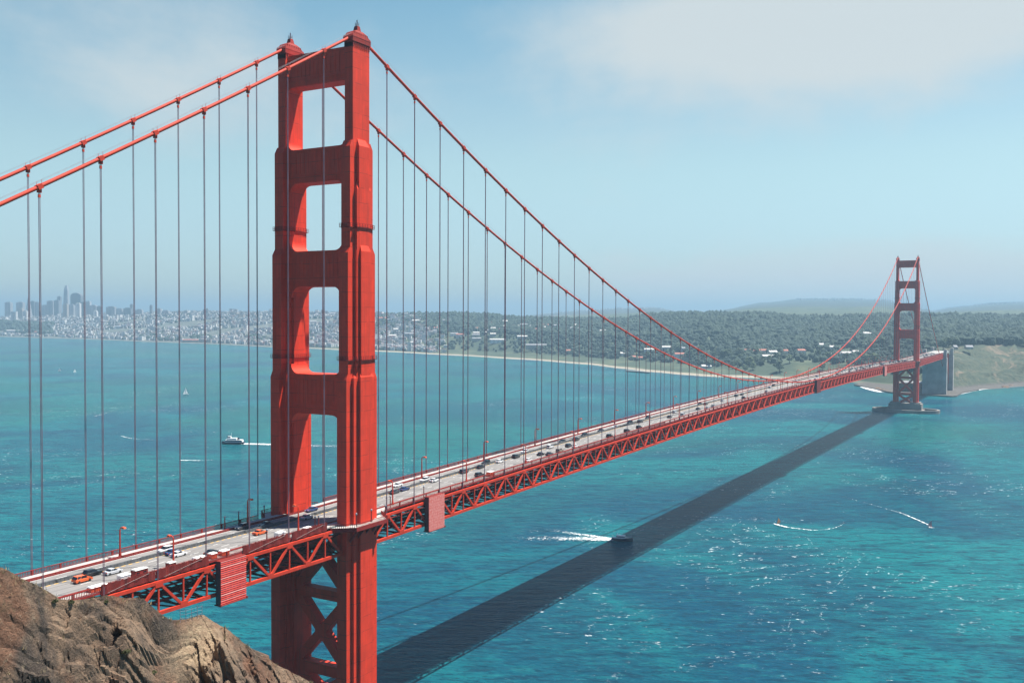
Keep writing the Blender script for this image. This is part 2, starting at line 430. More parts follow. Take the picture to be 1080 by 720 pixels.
def foam_mat(name, dens=0.5, sx=0.6):
    mt, nt, b = new_mat(name); k = NT(nt); p = k.pos()
    n = k.noise(k.mapping(p, (sx, sx*1.6, 1), (0, 0, -0.9)), 1.0, 7, 0.72, 0.6)
    at = k.n.new('ShaderNodeAttribute'); at.attribute_name = 'edge'
    a = k.ramp(k.math('ADD', k.math('MULTIPLY', k.math('SUBTRACT', n, 0.5), 2.2), at.outputs['Fac']), 1.0-dens, 1.35-dens)
    b.inputs['Base Color'].default_value = (0.82, 0.84, 0.84, 1); b.inputs['Roughness'].default_value = 0.9
    k.l.new(a, b.inputs['Alpha']); return mt
M['foam'] = foam_mat('foam_white')

def land_mat():
    mt, nt, b = new_mat('land_cover'); k = NT(nt); p = k.pos(); z = k.sep(p)
    n = k.noise(p, 0.006, 6, 0.6, 0.5); n2 = k.noise(p, 0.03, 5, 0.6)
    grass = k.mix(k.ramp(n2, 0.35, 0.65), c4((0.050, 0.072, 0.036)), c4((0.095, 0.105, 0.052)))
    c = k.mix(k.ramp(n, 0.42, 0.62), c4((0.035, 0.055, 0.030)), grass)
    urb = k.math('MULTIPLY', k.ramp(z['Y'], 2300.0, 3000.0), 0.8); c = k.mix(urb, c, k.mix(k.ramp(k.noise(p, 0.04, 4, 0.7), 0.4, 0.6), c4((0.05, 0.065, 0.05)), c4((0.17, 0.165, 0.16))))
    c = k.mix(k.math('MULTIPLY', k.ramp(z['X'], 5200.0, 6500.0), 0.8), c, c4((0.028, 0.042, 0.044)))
    sand = k.math('MULTIPLY', k.ramp(z['Z'], 3.2, 1.6), k.math('MULTIPLY', k.ramp(z['Y'], 3000.0, 2200.0, 0.12, 1.0), k.ramp(z['Y'], 300.0, 420.0, 0.25, 1.0)))
    c = k.mix(sand, c, c4((0.30, 0.26, 0.195)))
    k.l.new(c, b.inputs['Base Color']); b.inputs['Roughness'].default_value = 0.95
    k.l.new(k.bump(n2, 0.5, 8.0), b.inputs['Normal']); return mt
M['land'] = land_mat()
def bluff_mat():
    mt, nt, b = new_mat('coastal_bluff'); k = NT(nt); p = k.pos(); z = k.sep(p)
    n = k.noise(k.mapping(p, (1, 1, 0.5)), 0.022, 7, 0.65, 0.8); n2 = k.noise(p, 0.09, 5, 0.65)
    c = k.mix(k.ramp(n2, 0.35, 0.65), c4((0.028, 0.045, 0.026)), c4((0.062, 0.072, 0.040)))
    c = k.mix(k.ramp(n, 0.53, 0.66), c, c4((0.15, 0.115, 0.075)))
    c = k.mix(k.math('MULTIPLY', k.ramp(n2, 0.6, 0.75), 0.7), c, c4((0.03, 0.045, 0.025)))
    c = k.mix(k.ramp(z['Z'], 9.0, 3.0), c, c4((0.085, 0.076, 0.066)))
    k.l.new(c, b.inputs['Base Color']); b.inputs['Roughness'].default_value = 0.95
    k.l.new(k.bump(n, 0.8, 12.0), b.inputs['Normal']); return mt
M['bluff'] = bluff_mat()
def rock_mat():
    mt, nt, b = new_mat('cliff_rock'); k = NT(nt); p = k.pos()
    q = k.mapping(p, (1, 1, 0.55), (0.5, 0.3, 0.9))
    n = k.noise(q, 0.22, 8, 0.66, 0.7); n2 = k.noise(p, 1.6, 7, 0.7, 0.3); n3 = k.noise(p, 6.5, 5, 0.7)
    n4 = k.noise(p, 0.09, 4, 0.6)
    c = k.mix(k.ramp(n, 0.38, 0.60), c4((0.062, 0.044, 0.033)), c4((0.225, 0.145, 0.092)))
    c = k.mix(k.math('MULTIPLY', k.ramp(n4, 0.5, 0.60), 0.75), c, c4((0.190, 0.085, 0.045)))
    c = k.mix(k.math('MULTIPLY', k.ramp(n2, 0.56, 0.70), 0.55), c, c4((0.33, 0.25, 0.165)))
    c = k.mix(k.math('MULTIPLY', k.ramp(n2, 0.44, 0.32), 0.5), c, c4((0.035, 0.026, 0.021)))
    c = k.mix(k.math('MULTIPLY', k.ramp(n3, 0.58, 0.70), 0.3), c, c4((0.40, 0.33, 0.23)))
    c = k.mix(k.math('MULTIPLY', k.ramp(n3, 0.42, 0.30), 0.3), c, c4((0.035, 0.026, 0.020)))
    veg = k.math('MULTIPLY', k.ramp(k.noise(p, 0.35, 6, 0.7), 0.62, 0.72), 0.45)
    c = k.mix(veg, c, c4((0.070, 0.068, 0.028)))
    # pale bare slab on the outer spur
    at = k.n.new('ShaderNodeAttribute'); at.attribute_name = 'slab'
    c = k.mix(k.math('MULTIPLY', at.outputs['Fac'], k.ramp(n2, 0.70, 0.35, 0.35, 1.0)), c, c4((0.36, 0.265, 0.165)))
    k.l.new(c, b.inputs['Base Color']); b.inputs['Roughness'].default_value = 0.95
    nn = k.bump(n2, 0.8, 0.5); nn = k.bump(n3, 0.9, 0.15, nn)
    k.l.new(nn, b.inputs['Normal']); return mt
M['rock'] = rock_mat()
def leaf_mat(name, lo, hi, sc=0.12):
    mt, nt, b = new_mat(name); k = NT(nt); p = k.pos()
    c = k.mix(k.ramp(k.noise(p, sc, 5, 0.7), 0.34, 0.66), c4(lo), c4(hi))
    k.l.new(c, b.inputs['Base Color']); b.inputs['Roughness'].default_value = 0.9; return mt
M['wood'] = leaf_mat('wood_foliage', (0.010, 0.028, 0.022), (0.036, 0.060, 0.036), 0.03)
M['leaf'] = leaf_mat('tree_foliage', (0.020, 0.040, 0.022), (0.065, 0.095, 0.045), 0.2)
M['leaf2'] = leaf_mat('pale_foliage', (0.055, 0.085, 0.040), (0.11, 0.14, 0.06), 0.2)
M['bark'] = simple('bark', (0.09, 0.07, 0.05), 0.9)
M['scrub'] = leaf_mat('scrub_foliage', (0.035, 0.045, 0.016), (0.10, 0.105, 0.04), 2.0)
M['straw'] = leaf_mat('dry_grass_blades', (0.12, 0.095, 0.045), (0.28, 0.22, 0.115), 2.0)
def building(name, col, win=(0.10, 0.12, 0.15), fx=6.0, fz=5.0, amt=0.55):
    mt, nt, b = new_mat(name); k = NT(nt); p = k.pos(); z = k.sep(p)
    g = k.n.new('ShaderNodeNewGeometry'); nz = k.sep(g.outputs['Normal'])
    a = k.math('LESS_THAN', k.math('FRACT', k.math('DIVIDE', k.math('ADD', z['X'], k.math('MULTIPLY', z['Y'], 0.83)), fx)), 0.5)
    d = k.math('LESS_THAN', k.math('FRACT', k.math('DIVIDE', z['Z'], fz)), 0.5)
    wm = k.math('MULTIPLY', k.math('MULTIPLY', a, d), k.math('MULTIPLY', k.math('LESS_THAN', k.math('ABSOLUTE', nz['Z']), 0.5), amt))
    oi = k.n.new('ShaderNodeObjectInfo')
    cc = k.mix(oi.outputs['Random'], c4([x*0.8 for x in col]), c4([min(.85, x*1.15) for x in col]))
    k.l.new(k.mix(wm, cc, c4(win)), b.inputs['Base Color']); b.inputs['Roughness'].default_value = 0.75; return mt
M['b_white'] = building('pale_stucco', (0.76, 0.74, 0.70))
M['b_grey'] = building('grey_facade', (0.36, 0.37, 0.39))
M['b_dark'] = building('dark_facade', (0.17, 0.18, 0.20), amt=0.3)
M['b_tan'] = building('tan_facade', (0.46, 0.40, 0.34))
M['r_red'] = simple('red_roof_tiles', (0.36, 0.13, 0.09), 0.85, 0.15, 0.05)
M['r_grey'] = simple('grey_roof', (0.24, 0.24, 0.25), 0.85, 0.2, 0.05)
M['r_pale'] = simple('pale_roof', (0.52, 0.50, 0.47), 0.85, 0.1, 0.05)

# ------------------------------------------------------------------ water
wv = []
mb = MB(); mb.closed = False
mb.add([(-2500, -8000, 0), (26000, -8000, 0), (26000, 24000, 0), (-2500, 24000, 0)], [(0, 1, 2, 3)])
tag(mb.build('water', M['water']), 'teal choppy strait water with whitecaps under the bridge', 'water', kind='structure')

# ------------------------------------------------------------------ far land
def ctrl(u):
    """profile (D, z) of the far shore along lateral ray u, blended between hand-set rays"""
    K = FAR
    us = sorted(K)
    u = min(max(u, us[0]), us[-1])
    for a, b in zip(us[:-1], us[1:]):
        if a <= u <= b:
            t = (u-a)/(b-a); t = t*t*(3-2*t)*0.4+t*0.6
            return [(p[0]*(1-t)+q[0]*t, p[1]*(1-t)+q[1]*t) for p, q in zip(K[a], K[b])]
def zz(u, *dv):
    """D0, D1 end of flats, then three (D, v) ridges as photo heights and the tail"""
    D0, D1, z1 = dv[0], dv[1], dv[2]
    out = [(D0-120, -6.0), (D0, 1.2), (D0+40, 3.0), (D1, z1)]
    for i_, (D, v) in enumerate(dv[3:]):
        if i_ == 3: D *= 1.4
        out.append((D, z_of(v, D, u)))
    out.append((out[-1][0]*1.25, 20.0))
    return out
FAR = {
 -500: zz(-500, 8200, 8500, 8, (8800, 344), (9400, 338), (9900, 342), (11500, 336)),
    0: zz(0, 5671, 5850, 8, (6200, 341), (6700, 337), (7400, 338), (9500, 334)),
   60: zz(60, 5330, 5500, 8, (5900, 346), (6400, 338), (7200, 334), (9500, 333)),
  200: zz(200, 4570, 4800, 8, (5200, 349), (5700, 338), (6500, 330), (9500, 331)),
  300: zz(300, 4030, 4300, 7, (4700, 348), (5200, 338), (6100, 330.5), (9500, 332)),
  400: zz(400, 3650, 3950, 6, (4250, 352), (4700, 336), (5400, 333.0), (9300, 333)),
  480: zz(480, 3330, 3650, 6, (3900, 352), (4200, 341), (4500, 332.5), (9000, 334)),
  550: zz(550, 3055, 3380, 6, (3650, 354), (3950, 345), (4300, 337.0), (8500, 333)),
  620: zz(620, 2760, 3080, 6, (3350, 355), (3750, 346), (4200, 338.5), (8200, 327)),
  655: zz(655, 2560, 2900, 6, (3200, 357), (3600, 347), (4100, 338.5), (8100, 325)),
  690: zz(690, 2400, 2750, 7, (3100, 356), (3500, 344), (3900, 335.0), (8000, 324.5)),
  720: zz(720, 2300, 2650, 8, (3000, 355), (3350, 341), (3700, 334), (8000, 329.5)),
  750: zz(750, 2230, 2450, 10, (2900, 353), (3250, 340), (3600, 333.2), (8000, 328.5)),
  800: zz(800, 2188, 2300, 22, (2600, 368), (3100, 345), (3500, 333.5), (8000, 319.5)),
  845: zz(845, 2150, 2270, 30, (2550, 369), (3100, 347), (3450, 338.0), (8000, 315.0)),
  880: zz(880, 2120, 2230, 30, (2500, 368), (3000, 347), (3350, 338.5), (8000, 314.5)),
  930: zz(930, 1950, 2050, 24, (2350, 366), (2900, 347), (3300, 335.5), (8000, 316)),
  985: zz(985, 1810, 1900, 26, (2150, 366), (2800, 347), (3300, 335), (8000, 328)),
 1010: zz(1010, 1800, 1900, 34, (2120, 364), (2750, 348), (3300, 335.5), (8000, 323.5)),
 1045: zz(1045, 1885, 1980, 42, (2160, 362), (2750, 349), (3300, 336), (8000, 320.0)),
 1080: zz(1080, 1960, 2050, 46, (2200, 361), (2750, 349), (3300, 336), (8000, 318.5)),
 1350: zz(1350, 2700, 2800, 50, (2950, 359), (3200, 348), (3700, 337), (8000, 324)),
}
for u_ in list(FAR):
    if u_ >= 800:   # crest the bluff, then a shallow dip behind it
        pass
def prof(u, D):
    pts = ctrl(u); xs = [p[0] for p in pts]; ys = [p[1] for p in pts]
    return float(np.interp(D, xs, ys))
def land_z(u, D):
    z = prof(u, D); p = P_img(u, D, 0)
    if z > 4:
        k = min(1.0, (z-4)/40.0)
        z += k*(fbm(np.array([[p[0]/260., p[1]/260., 0.3]]), 4, 5)[0]*7.0)
    return z
US = np.concatenate([np.arange(-500, -40, 30), np.arange(-40, 1120, 6), np.arange(1120, 1351, 20)]).astype(float)
NS = 130
V = np.zeros((len(US), NS, 3))
for i, uu in enumerate(US):
    pts = ctrl(uu); D0 = pts[0][0]; De = pts[-1][0]
    s = np.linspace(0, 1, NS)
    key = np.array([p[0] for p in pts])
    Ds = np.interp(s, [0, .04, .12, .28, .46, .62, .76, .94, 1.0], key)
    fx = FWD[:2]/np.hypot(*FWD[:2]); rx = np.array([fx[1], -fx[0]])
    xy = CAM[:2]+Ds[:, None]*(fx+rx*((uu-540)/FPX))
    z = np.interp(Ds, key, [p[1] for p in pts])
    q = np.stack([xy[:, 0]/260., xy[:, 1]/260., np.full(NS, .3)], -1)
    z = np.where(z > 4, z+np.clip((z-4)/40., 0, 1)*fbm(q, 4, 5)*7.0, z)
    # gullies in the open bluff
    g = ridged(np.stack([xy[:, 0]/70., xy[:, 1]/70., np.zeros(NS)], -1), 3, 9)
    bl = np.clip((uu-985)/25., 0, 1)*np.clip((z-6)/25., 0, 1)*np.clip((pts[5][0]-Ds)/300., 0, 1)
    z = z-bl*np.clip(g, 0, 2)*11.0
    V[i, :, :2] = xy; V[i, :, 2] = z
I, J = np.meshgrid(np.arange(len(US)-1), np.arange(NS-1), indexing='ij')
F = np.stack([I*NS+J, (I+1)*NS+J, (I+1)*NS+J+1, I*NS+J+1], -1).reshape(-1, 4)
uf = US[I.ravel()]; mi = (uf > 978).astype(int)*(V[I.ravel(), J.ravel(), 2] < 200)*(J.ravel() < 62)
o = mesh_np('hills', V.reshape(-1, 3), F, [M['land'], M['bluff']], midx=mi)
tag(o, 'far shore with beach, wooded ridge, grassy bluff and hazy hills beyond', 'hills', kind='structure')

# woods on the ridge: one mass of crowns
import bmesh
_b = bmesh.new(); bmesh.ops.create_icosphere(_b, subdivisions=1, radius=1.0)
ICO_V = np.array([v.co[:] for v in _b.verts]); ICO_F = np.array([[v.index for v in f.verts] for f in _b.faces]); _b.free()
_b = bmesh.new(); bmesh.ops.create_icosphere(_b, subdivisions=2, radius=1.0)
ICO2_V = np.array([v.co[:] for v in _b.verts]); ICO2_F = np.array([[v.index for v in f.verts] for f in _b.faces]); _b.free()
def crown_mass(pts, rads, mat, name):
    n = len(pts); nv = len(ICO_V); pts = np.asarray(pts); rads = np.asarray(rads)
    jit = 1+nrg.uniform(-.32, .32, (n, nv))
    vv = ICO_V[None]*jit[..., None]*rads[:, None, None]*np.array([1, 1, 1.15])+pts[:, None, :]
    ff = (ICO_F[None]+(np.arange(n)*nv)[:, None, None]).reshape(-1, 3)
    return mesh_np(name, vv.reshape(-1, 3), ff, mat, smooth=False)
wp, wr = [], []
GRASS = []   # clearings (u, D, ru, rD)
def clear(u, D):
    if 800 < u < 900 and D < 2560 and D > 2240: return rng.random() < 0.72
    if u > 985 and D < 2190: return True
    return False
cnt = 0
while len(wp) < 19000 and cnt < 150000:
    cnt += 1
    uu = rng.uniform(380, 1200)
    pts = ctrl(uu); D = rng.uniform(pts[3][0], pts[6][0]+120)
    q = P_img(uu, D, 0)
    dens = smooth_noise(np.array([[q[0]/170., q[1]/170., 2.0]]), 3)[0]
    if uu < 560:
        if D < pts[4][0]+60 and rng.random() < 0.75: continue
        if dens < -0.25 and uu < 470: continue
        if uu < 450 and rng.random() < .5: continue
    elif dens < -0.86: continue
    if clear(uu, D): continue
    if D < pts[4][0] and rng.random() < 0.22: continue
    r = (4.5+6.5*rng.random()**1.5)*(0.85 if D < pts[4][0] else 1.1)
    wp.append((q[0], q[1], land_z(uu, D)+r*0.75)); wr.append(r)
o = crown_mass(wp, wr, M['wood'], 'woods'); tag(o, 'dark evergreen woods covering the ridge across the water', 'woods', kind='stuff')

def make_tree(seed, mat):
    """tapered trunk with limbs and a crown of leaf clumps, 1 m tall unit"""
    r = random.Random(seed); t = MB()
    t.tube([(0, 0, -.05), (0.01, 0, .25), (0.02, .02, .55)], [.045, .035, .018], 6, 0)
    cv, cf = [], []
    for k in range(5):
        a = r.uniform(0, 6.28); t.tube([(0.01, 0, .28+.05*k), (math.cos(a)*.2, math.sin(a)*.2, .46+.07*k)], [.018, .006], 5, 0)
    n = 46; nv = len(ICO_V); b0 = 0; cr = MB()
    for k in range(n):
        a = r.uniform(0, 6.28); h = r.random(); rad = (0.33*math.sin(math.pi*min(1, h*0.85+.12))+.04)*math.sqrt(r.random())
        c = Vector((math.cos(a)*rad, math.sin(a)*rad, .34+.62*h)); s = r.uniform(.055, .12)
        vs = [(c.x+p[0]*s*r.uniform(.6, 1.4), c.y+p[1]*s*r.uniform(.6, 1.4), c.z+p[2]*s*r.uniform(.5, 1.2)) for p in ICO_V]
        cr.add(vs, [tuple(f) for f in ICO_F])
    return t, cr
trees = []
for s_, mt_ in ((1, 'leaf'), (2, 'leaf'), (3, 'leaf2')):
    t_, c_ = make_tree(s_, None)
    root = empty('tree', (0, 0, -500)); t_.build('trunk', M['bark'], root); c_.build('crown', M[mt_], root); trees.append(root)
used_proto = [False]*3
def put_tree(k, p, h, label):
    if not used_proto[k]: o = trees[k]; used_proto[k] = True
    else: o = dup(trees[k])
    o.location = p; s = h*rng.uniform(.9, 1.1); o.scale = (s*rng.uniform(1.0, 1.5), s*rng.uniform(1.0, 1.5), s); o.rotation_euler = (0, 0, rng.uniform(0, 6.28))
    tag(o, label, 'tree', 'trees along the far shore')
for i in range(58):
    if i < 24: uu = rng.uniform(620, 800); D = ctrl(uu)[3][0]+rng.uniform(-60, 150); k = 0 if i % 3 else 1; lab = 'dark round tree on the flat shore by the beach buildings'
    elif i < 42: uu = rng.uniform(782, 925); D = ctrl(uu)[2][0]+rng.uniform(20, 190); k = 2 if i % 2 else 0; lab = 'pale green bushy tree on the low grassy bluff' if k == 2 else 'dark tree on the low grassy bluff above the shore'
    else: uu = rng.uniform(915, 1010); D = ctrl(uu)[4][0]+rng.uniform(-120, 80); k = 1; lab = 'dark tree beside the road behind the far tower'
    if k == 1 and i < 42: lab = 'dark spreading tree on the flat shore by the beach buildings'
    q = P_img(uu, D, land_z(uu, D)-.5); put_tree(k, q, rng.uniform(16, 27), lab)

# ------------------------------------------------------------------ the suspension bridge
bridge = empty('suspension_bridge', (0, 0, 0))
tag(bridge, 'red suspension bridge with two portal towers crossing the teal strait', 'bridge')
CY = 13.7
def ztop(x): return 74.3+(7.0*(1-((x-640)/640)**2) if 0 <= x <= 1280 else 0.0)
def zroad(x): return ztop(x)+1.3
XA, XB = -343.0, 1623.0
def zcable(x):
    if x < 0: t = -x; return 227.6-.585*t+.00022*t*t
    if x > 1280: t = x-1280; return 227.6-.585*t+.00022*t*t
    s = x/1280; return 227.6-4*143.4*s*(1-s)

def tower(X0):
    T = empty('tower', (X0, 0, 0), parent=bridge)
    for sg in (-1, 1):
        yc = 13.85*sg; b = MB()
        def step(hx, hy, zb, zt, cap=(1.0, .9, 2.0)):
            b.box((0, yc, (zb+zt-cap[2])/2), (hx, hy, (zt-cap[2]-zb)/2))
            b.frustum((0, yc, zt-cap[2]+.001), (hx, hy), (0, yc, zt), (max(.3, hx-cap[0]), max(.3, hy-cap[1])))
        step(4.0, 1.6, 13.0, 224.2, (0.05, .05, .3))
        step(5.5, 1.75, 12.9, 194.0, (1.0, .12, 2.0)); step(2.5, 2.86, 12.8, 194.6, (.5, 1.15, 2.2)); step(3.45, 2.80, 12.75, 181.5, (.8, .9, 2.4))
        step(6.6, 1.82, 12.7, 161.6, (1.3, .07, 2.2)); step(3.7, 2.70, 12.6, 161.9, (.3, .85, 1.8)); step(2.36, 3.56, 12.55, 162.2, (.5, .85, 2.2))
        step(7.45, 1.88, 12.5, 122.4, (.95, .08, 2.0)); step(5.0, 2.76, 12.4, 122.6, (1.2, .85, 1.8)); step(2.9, 3.72, 12.3, 123.2, (.5, .9, 2.2))
        leg = b.build('tower_leg', M['steel'], T)
        # saddle housing
        b = MB()
        b.box((0, yc, 224.9), (4.35, 1.92, .7))
        for k in range(9): b.box((-3.8+k*.95, yc, 223.4), (.2, 1.78, .8))
        b.frustum((0, yc, 225.603), (4.45, 1.98), (0, yc, 226.3), (4.1, 1.85))
        b.frustum((0, yc, 226.303), (3.9, 1.75), (0, yc, 227.4), (2.9, 1.5))
        b.frustum((0, yc, 227.403), (2.88, 1.48), (0, yc, 228.1), (1.5, 1.1))
        for k in range(7): b.box((-3+k, yc, 226.9), (.09, 1.72, .35))
        b.frustum((0, yc, 228.103), (.95, .85), (0, yc, 229.7), (.6, .6))
        b.build('saddle_housing', M['cap'], T)
        b = MB(); b.tube([(0, yc, 229.7), (0, yc, 231.2)], .12, 6)
        for a in range(6):
            x, y = .6*math.cos(a*1.047), .6*math.sin(a*1.047); b.tube([(x, yc+y, 229.75), (x, yc+y, 230.9)], .06, 5)
        b.tube([(.6*math.cos(a*.524), yc+.6*math.sin(a*.524), 230.3) for a in range(13)], .05, 5)
        b.tube([(.6*math.cos(a*.524), yc+.6*math.sin(a*.524), 229.75) for a in range(13)], .09, 5)
        b.tube([(0, yc, 231.1), (0, yc, 231.7)], .2, 6)
        b.build('beacon', M['grey'], T)
        # inspection walkways wrapped round the leg
        for zc, plan in ((167.3, ((5.9, 2.15), (3.85, 3.2))), (126.3, ((7.0, 2.2), (4.1, 3.1), (2.76, 3.95)))):
            b = MB()
            for n_, (hx, hy) in enumerate(plan):
                b.box((0, yc, zc+.004*n_), (hx, hy, .09))
                for zr in (.55, 1.15):
                    for s in (-1, 1): b.box((0, yc+s*hy, zc+zr+.003*n_), (hx, .05, .05)); b.box((s*hx, yc, zc+zr-.003*n_), (.05, hy, .05))
                for k in range(7):
                    for s in (-1, 1): b.box((-hx+k*hx/3, yc+s*hy, zc+.6), (.05, .06, .6)); b.box((s*hx, yc-hy+k*hy/3, zc+.6), (.06, .05, .6))
            b.build('inspection_walkway', M['rail'], T)
    # portal struts with rounded corners
    def strut(z0, z1, yb, yt, hx, rb, rt, ledge):
        """z0/z1 bottom and top, yb/yt clear half width of opening below / above"""
        poly = []
        def arc(cy, cz, r, a0, a1, n=7): return [(cy+r*math.cos(math.radians(a0+(a1-a0)*k/n)), cz+r*math.sin(math.radians(a0+(a1-a0)*k/n))) for k in range(n+1)]
        Y = 13.4
        # bottom edge, from -Y to Y
        if rb: poly += [(-Y, z0-rb)]+[(-yb, z0-rb)]+arc(-yb+rb, z0-rb, rb, 180, 90)[1:]+arc(yb-rb, z0-rb, rb, 90, 0)+[(Y, z0-rb)]
        else: poly += [(-Y, z0), (Y, z0)]
        if rt: poly += [(Y, z1+rt), (yt, z1+rt)]+arc(yt-rt, z1+rt, rt, 0, -90)[1:]+arc(-yt+rt, z1+rt, rt, 270, 180)+[(-Y, z1+rt)]
        else: poly += [(Y, z1), (-Y, z1)]
        b = MB(); b.prism(poly, 0, -hx, hx)
        h = z1-z0
        b.box((0, 0, z0+h*.20), (hx+.22, min(yb, 11.5), .22)); b.box((0, 0, z1-.45), (hx+.28, min(yb, 11.5), .35))
        b.box((0, 0, z0+.5), (hx+.14, min(yb, 11)-rb*.5, .35))
        for k in range(-5, 6):
            b.box((0, k*1.75, z0+h*.57), (hx+.10, .34, h*.30))
        return b.build('portal_strut', M['steel'], T)
    strut(213.0, 223.3, 12.25, 12.25, 2.7, 1.5, 0, 0)
    strut(182.2, 193.0, 11.0, 12.25, 3.2, 3.0, 2.8, 0)
    strut(149.2, 160.5, 10.3, 11.0, 3.6, 3.6, 3.2, 0)
    strut(108.7, 121.4, 10.15, 10.3, 3.82, 3.4, 3.0, 0)
    # bracing under the deck
    b = MB()
    for zc, hh in ((50.7, 1.6), (26.3, 1.8)):
        b.box((0, 0, zc), (1.7, 12, hh))
    for z0, z1 in ((27.6, 49.4), (52.0, 73.6), (12.0, 25.0)):
        for s in (-1, 1):
            b.beam((.05*s, -10.2*s, z0), (.05*s, 10.2*s, z1), 2.9, 3.2+.04*s, up=(1, 0, 0))
        b.box((0, 0, (z0+z1)/2), (1.62, 2.3, 2.3))
    for zc in (27.6, 49.4, 52.2):
        for s in (-1, 1): b.frustum((0, s*10.0, zc-1.6), (1.55, 1.2), (0, s*10.0, zc+1.6), (1.55, 1.25))
    b.build('cross_bracing', M['steel'], T)
    # balcony that carries the walkway round the outside of each leg
    for sg in (-1, 1):
        b = MB(); zb = 75.35
        out = [(-12.5, 13.6), (-7.6, 19.8), (7.6, 19.8), (12.5, 13.6)]
        poly = [(p[0], p[1]*sg) for p in out]
        b.prism(poly, 2, zb-.5, zb, 1)
        for a, c in zip(poly[:-1], poly[1:]):
            b.beam((a[0], a[1], zb-.55), (c[0], c[1], zb-.55), .25, 1.2)
            b.beam((a[0], a[1], zb+1.2), (c[0], c[1], zb+1.2), .14, .14)
            L = math.hypot(c[0]-a[0], c[1]-a[1]); n = int(L/.55)
            for k in range(n+1):
                t = k/n; x, y = a[0]+(c[0]-a[0])*t, a[1]+(c[1]-a[1])*t; b.box((x, y, zb+.6), (.06, .06, .6))
        for k in range(5):
            x = -6+3*k; b.beam((x, 19.3*sg, zb-.8), (x, 15.9*sg, zb-5), .5, .6)
        b.build('leg_balcony', [M['rail'], M['walk']], T)
    return T
north = tower(0.0)
south = dup(north, bridge); south.location = (1280, 0, 0)
# piers
def oval(cx, cy, rx, ry, n=40): return [(cx+rx*math.cos(2*math.pi*k/n), cy+ry*math.sin(2*math.pi*k/n)) for k in range(n)]
def pier(X0, fender, T):
    b = MB(); b.box((0, 0, 6.2), (10.5, 22.5, 6.5)); b.box((0, 0, 1.5), (12.5, 25, 2.2))
    for s in (-1, 1): b.box((0, s*13.85, 13.6), (8.2, 6.8, 1.2))
    p = b.build('pier', M['concrete'], T)
    if fender:
        b = MB(); A = oval(0, 0, 27, 47); B = oval(0, 0, 23.5, 43.5); n = len(A)
        vs = [(x, y, -4) for x, y in A]+[(x, y, 4.6) for x, y in A]+[(x, y, 4.6) for x, y in B]+[(x, y, -4) for x, y in B]
        fs = []
        for k in range(n):
            j = (k+1) % n
            fs += [(k, j, n+j, n+k), (n+k, n+j, 2*n+j, 2*n+k), (2*n+k, 2*n+j, 3*n+j, 3*n+k)]
        b.add(vs, fs); b.build('fender_ring', M['concrete'], T)
pier(0, False, north); pier(1280, True, south)

# main cables with their bands and hand ropes
XS_SUS = [(-15.24*k) for k in range(1, 23)]+[15.24*k for k in range(1, 84)]+[1280+15.24*k for k in range(1, 22)]
for sg in (-1, 1):
    b = MB(); xs = list(np.arange(XA, 0, 7.62))+list(np.arange(0, 1280, 10.0))+list(np.arange(1280, XB+1, 7.62))
    b.tube([(x, CY*sg, zcable(x)) for x in xs], .47, 10, 0)
    for dy in (-.55, .55):
        b.tube([(x, CY*sg+dy, zcable(x)+1.25) for x in xs], .030, 4, 1)
    b.build('main_cable', [M['cable'], M['grey']], bridge, smooth=True)
# suspenders: a looped pair of ropes hung from a cable band
def suspender(b, x, sg):
    y = CY*sg; zt = zcable(x); zb = ztop(x)+.2
    if zt-zb < 1.2: zb = zt-1.2
    sl = (zcable(x+.5)-zcable(x-.5))
    b.beam((x-.55, y, zt-.55*sl), (x+.55, y, zt+.55*sl), 1.06, 1.06); b.beam((x, y, zt-.4), (x, y, zt-1.3), .5, .9, up=(1, 0, 0))
    for s in (-1, 1): b.beam((x+s*.6, y, zt+s*.6*sl), (x+s*.6, y, zt+s*.6*sl+1.35), .07, .07)
    for dx in (-.15, .15): b.tube([(x+dx, y, zb), (x+dx, y, zt)], .085, 6, 1)
    if zt-zb > 4: b.box((x, y, zt-2.0), (.26, .16, .35))
order = sorted([(np.linalg.norm(np.array([x, CY*s, 120])-CAM), x, s) for x in XS_SUS for s in (-1, 1) if x > -135])
for d, x, s in order[:100]:
    b = MB(); suspender(b, x, s); b.build('suspender', [M['cable'], M['rope']], bridge)
b = MB()
for d, x, s in order[100:]: suspender(b, x, s)
for x in XS_SUS:
    if x <= -135:
        for s in (-1, 1): suspender(b, x, s)
o = b.build('suspender_ropes', [M['cable'], M['rope']], bridge); o['kind'] = 'stuff'; o['label'] = 'thin suspender ropes hanging over the far half of the span'

# stiffening trusses
PAN = 7.62
def spans():
    out = []
    for a, e in ((XA, -7.62), (7.62, 1272.4), (1287.6, XB)):
        n = round((e-a)/PAN); out.append([a+(e-a)*k/n for k in range(n+1)])
    return out
SPANS = spans()
for sg in (-1, 1):
    b = MB(); y = 13.9*sg
    for xs in SPANS:
        n = len(xs)
        for k, x in enumerate(xs):
            zt = ztop(x); zb = zt-7.62
            b.beam((x, y, zb+.4), (x, y, zt-.4), .42, .42, up=(1, 0, 0))
            if k < n-1:
                x2 = xs[k+1]; z2 = ztop(x2)
                b.beam((x, y, zt), (x2, y, z2), .62, .85); b.beam((x, y, zb), (x2, y, z2-7.62), .70, .90)
                if k % 2 == 0: b.beam((x, y, zb), (x2, y, z2), .55, .66)
                else: b.beam((x, y, zt), (x2, y, z2-7.62), .55, .66)
            g = zt if k % 2 else zb
            b.box((x, y, g+(-.5 if k % 2 else .5)), (1.15, .37, .62))
    b.build('stiffening_truss', M['steel2'], bridge)
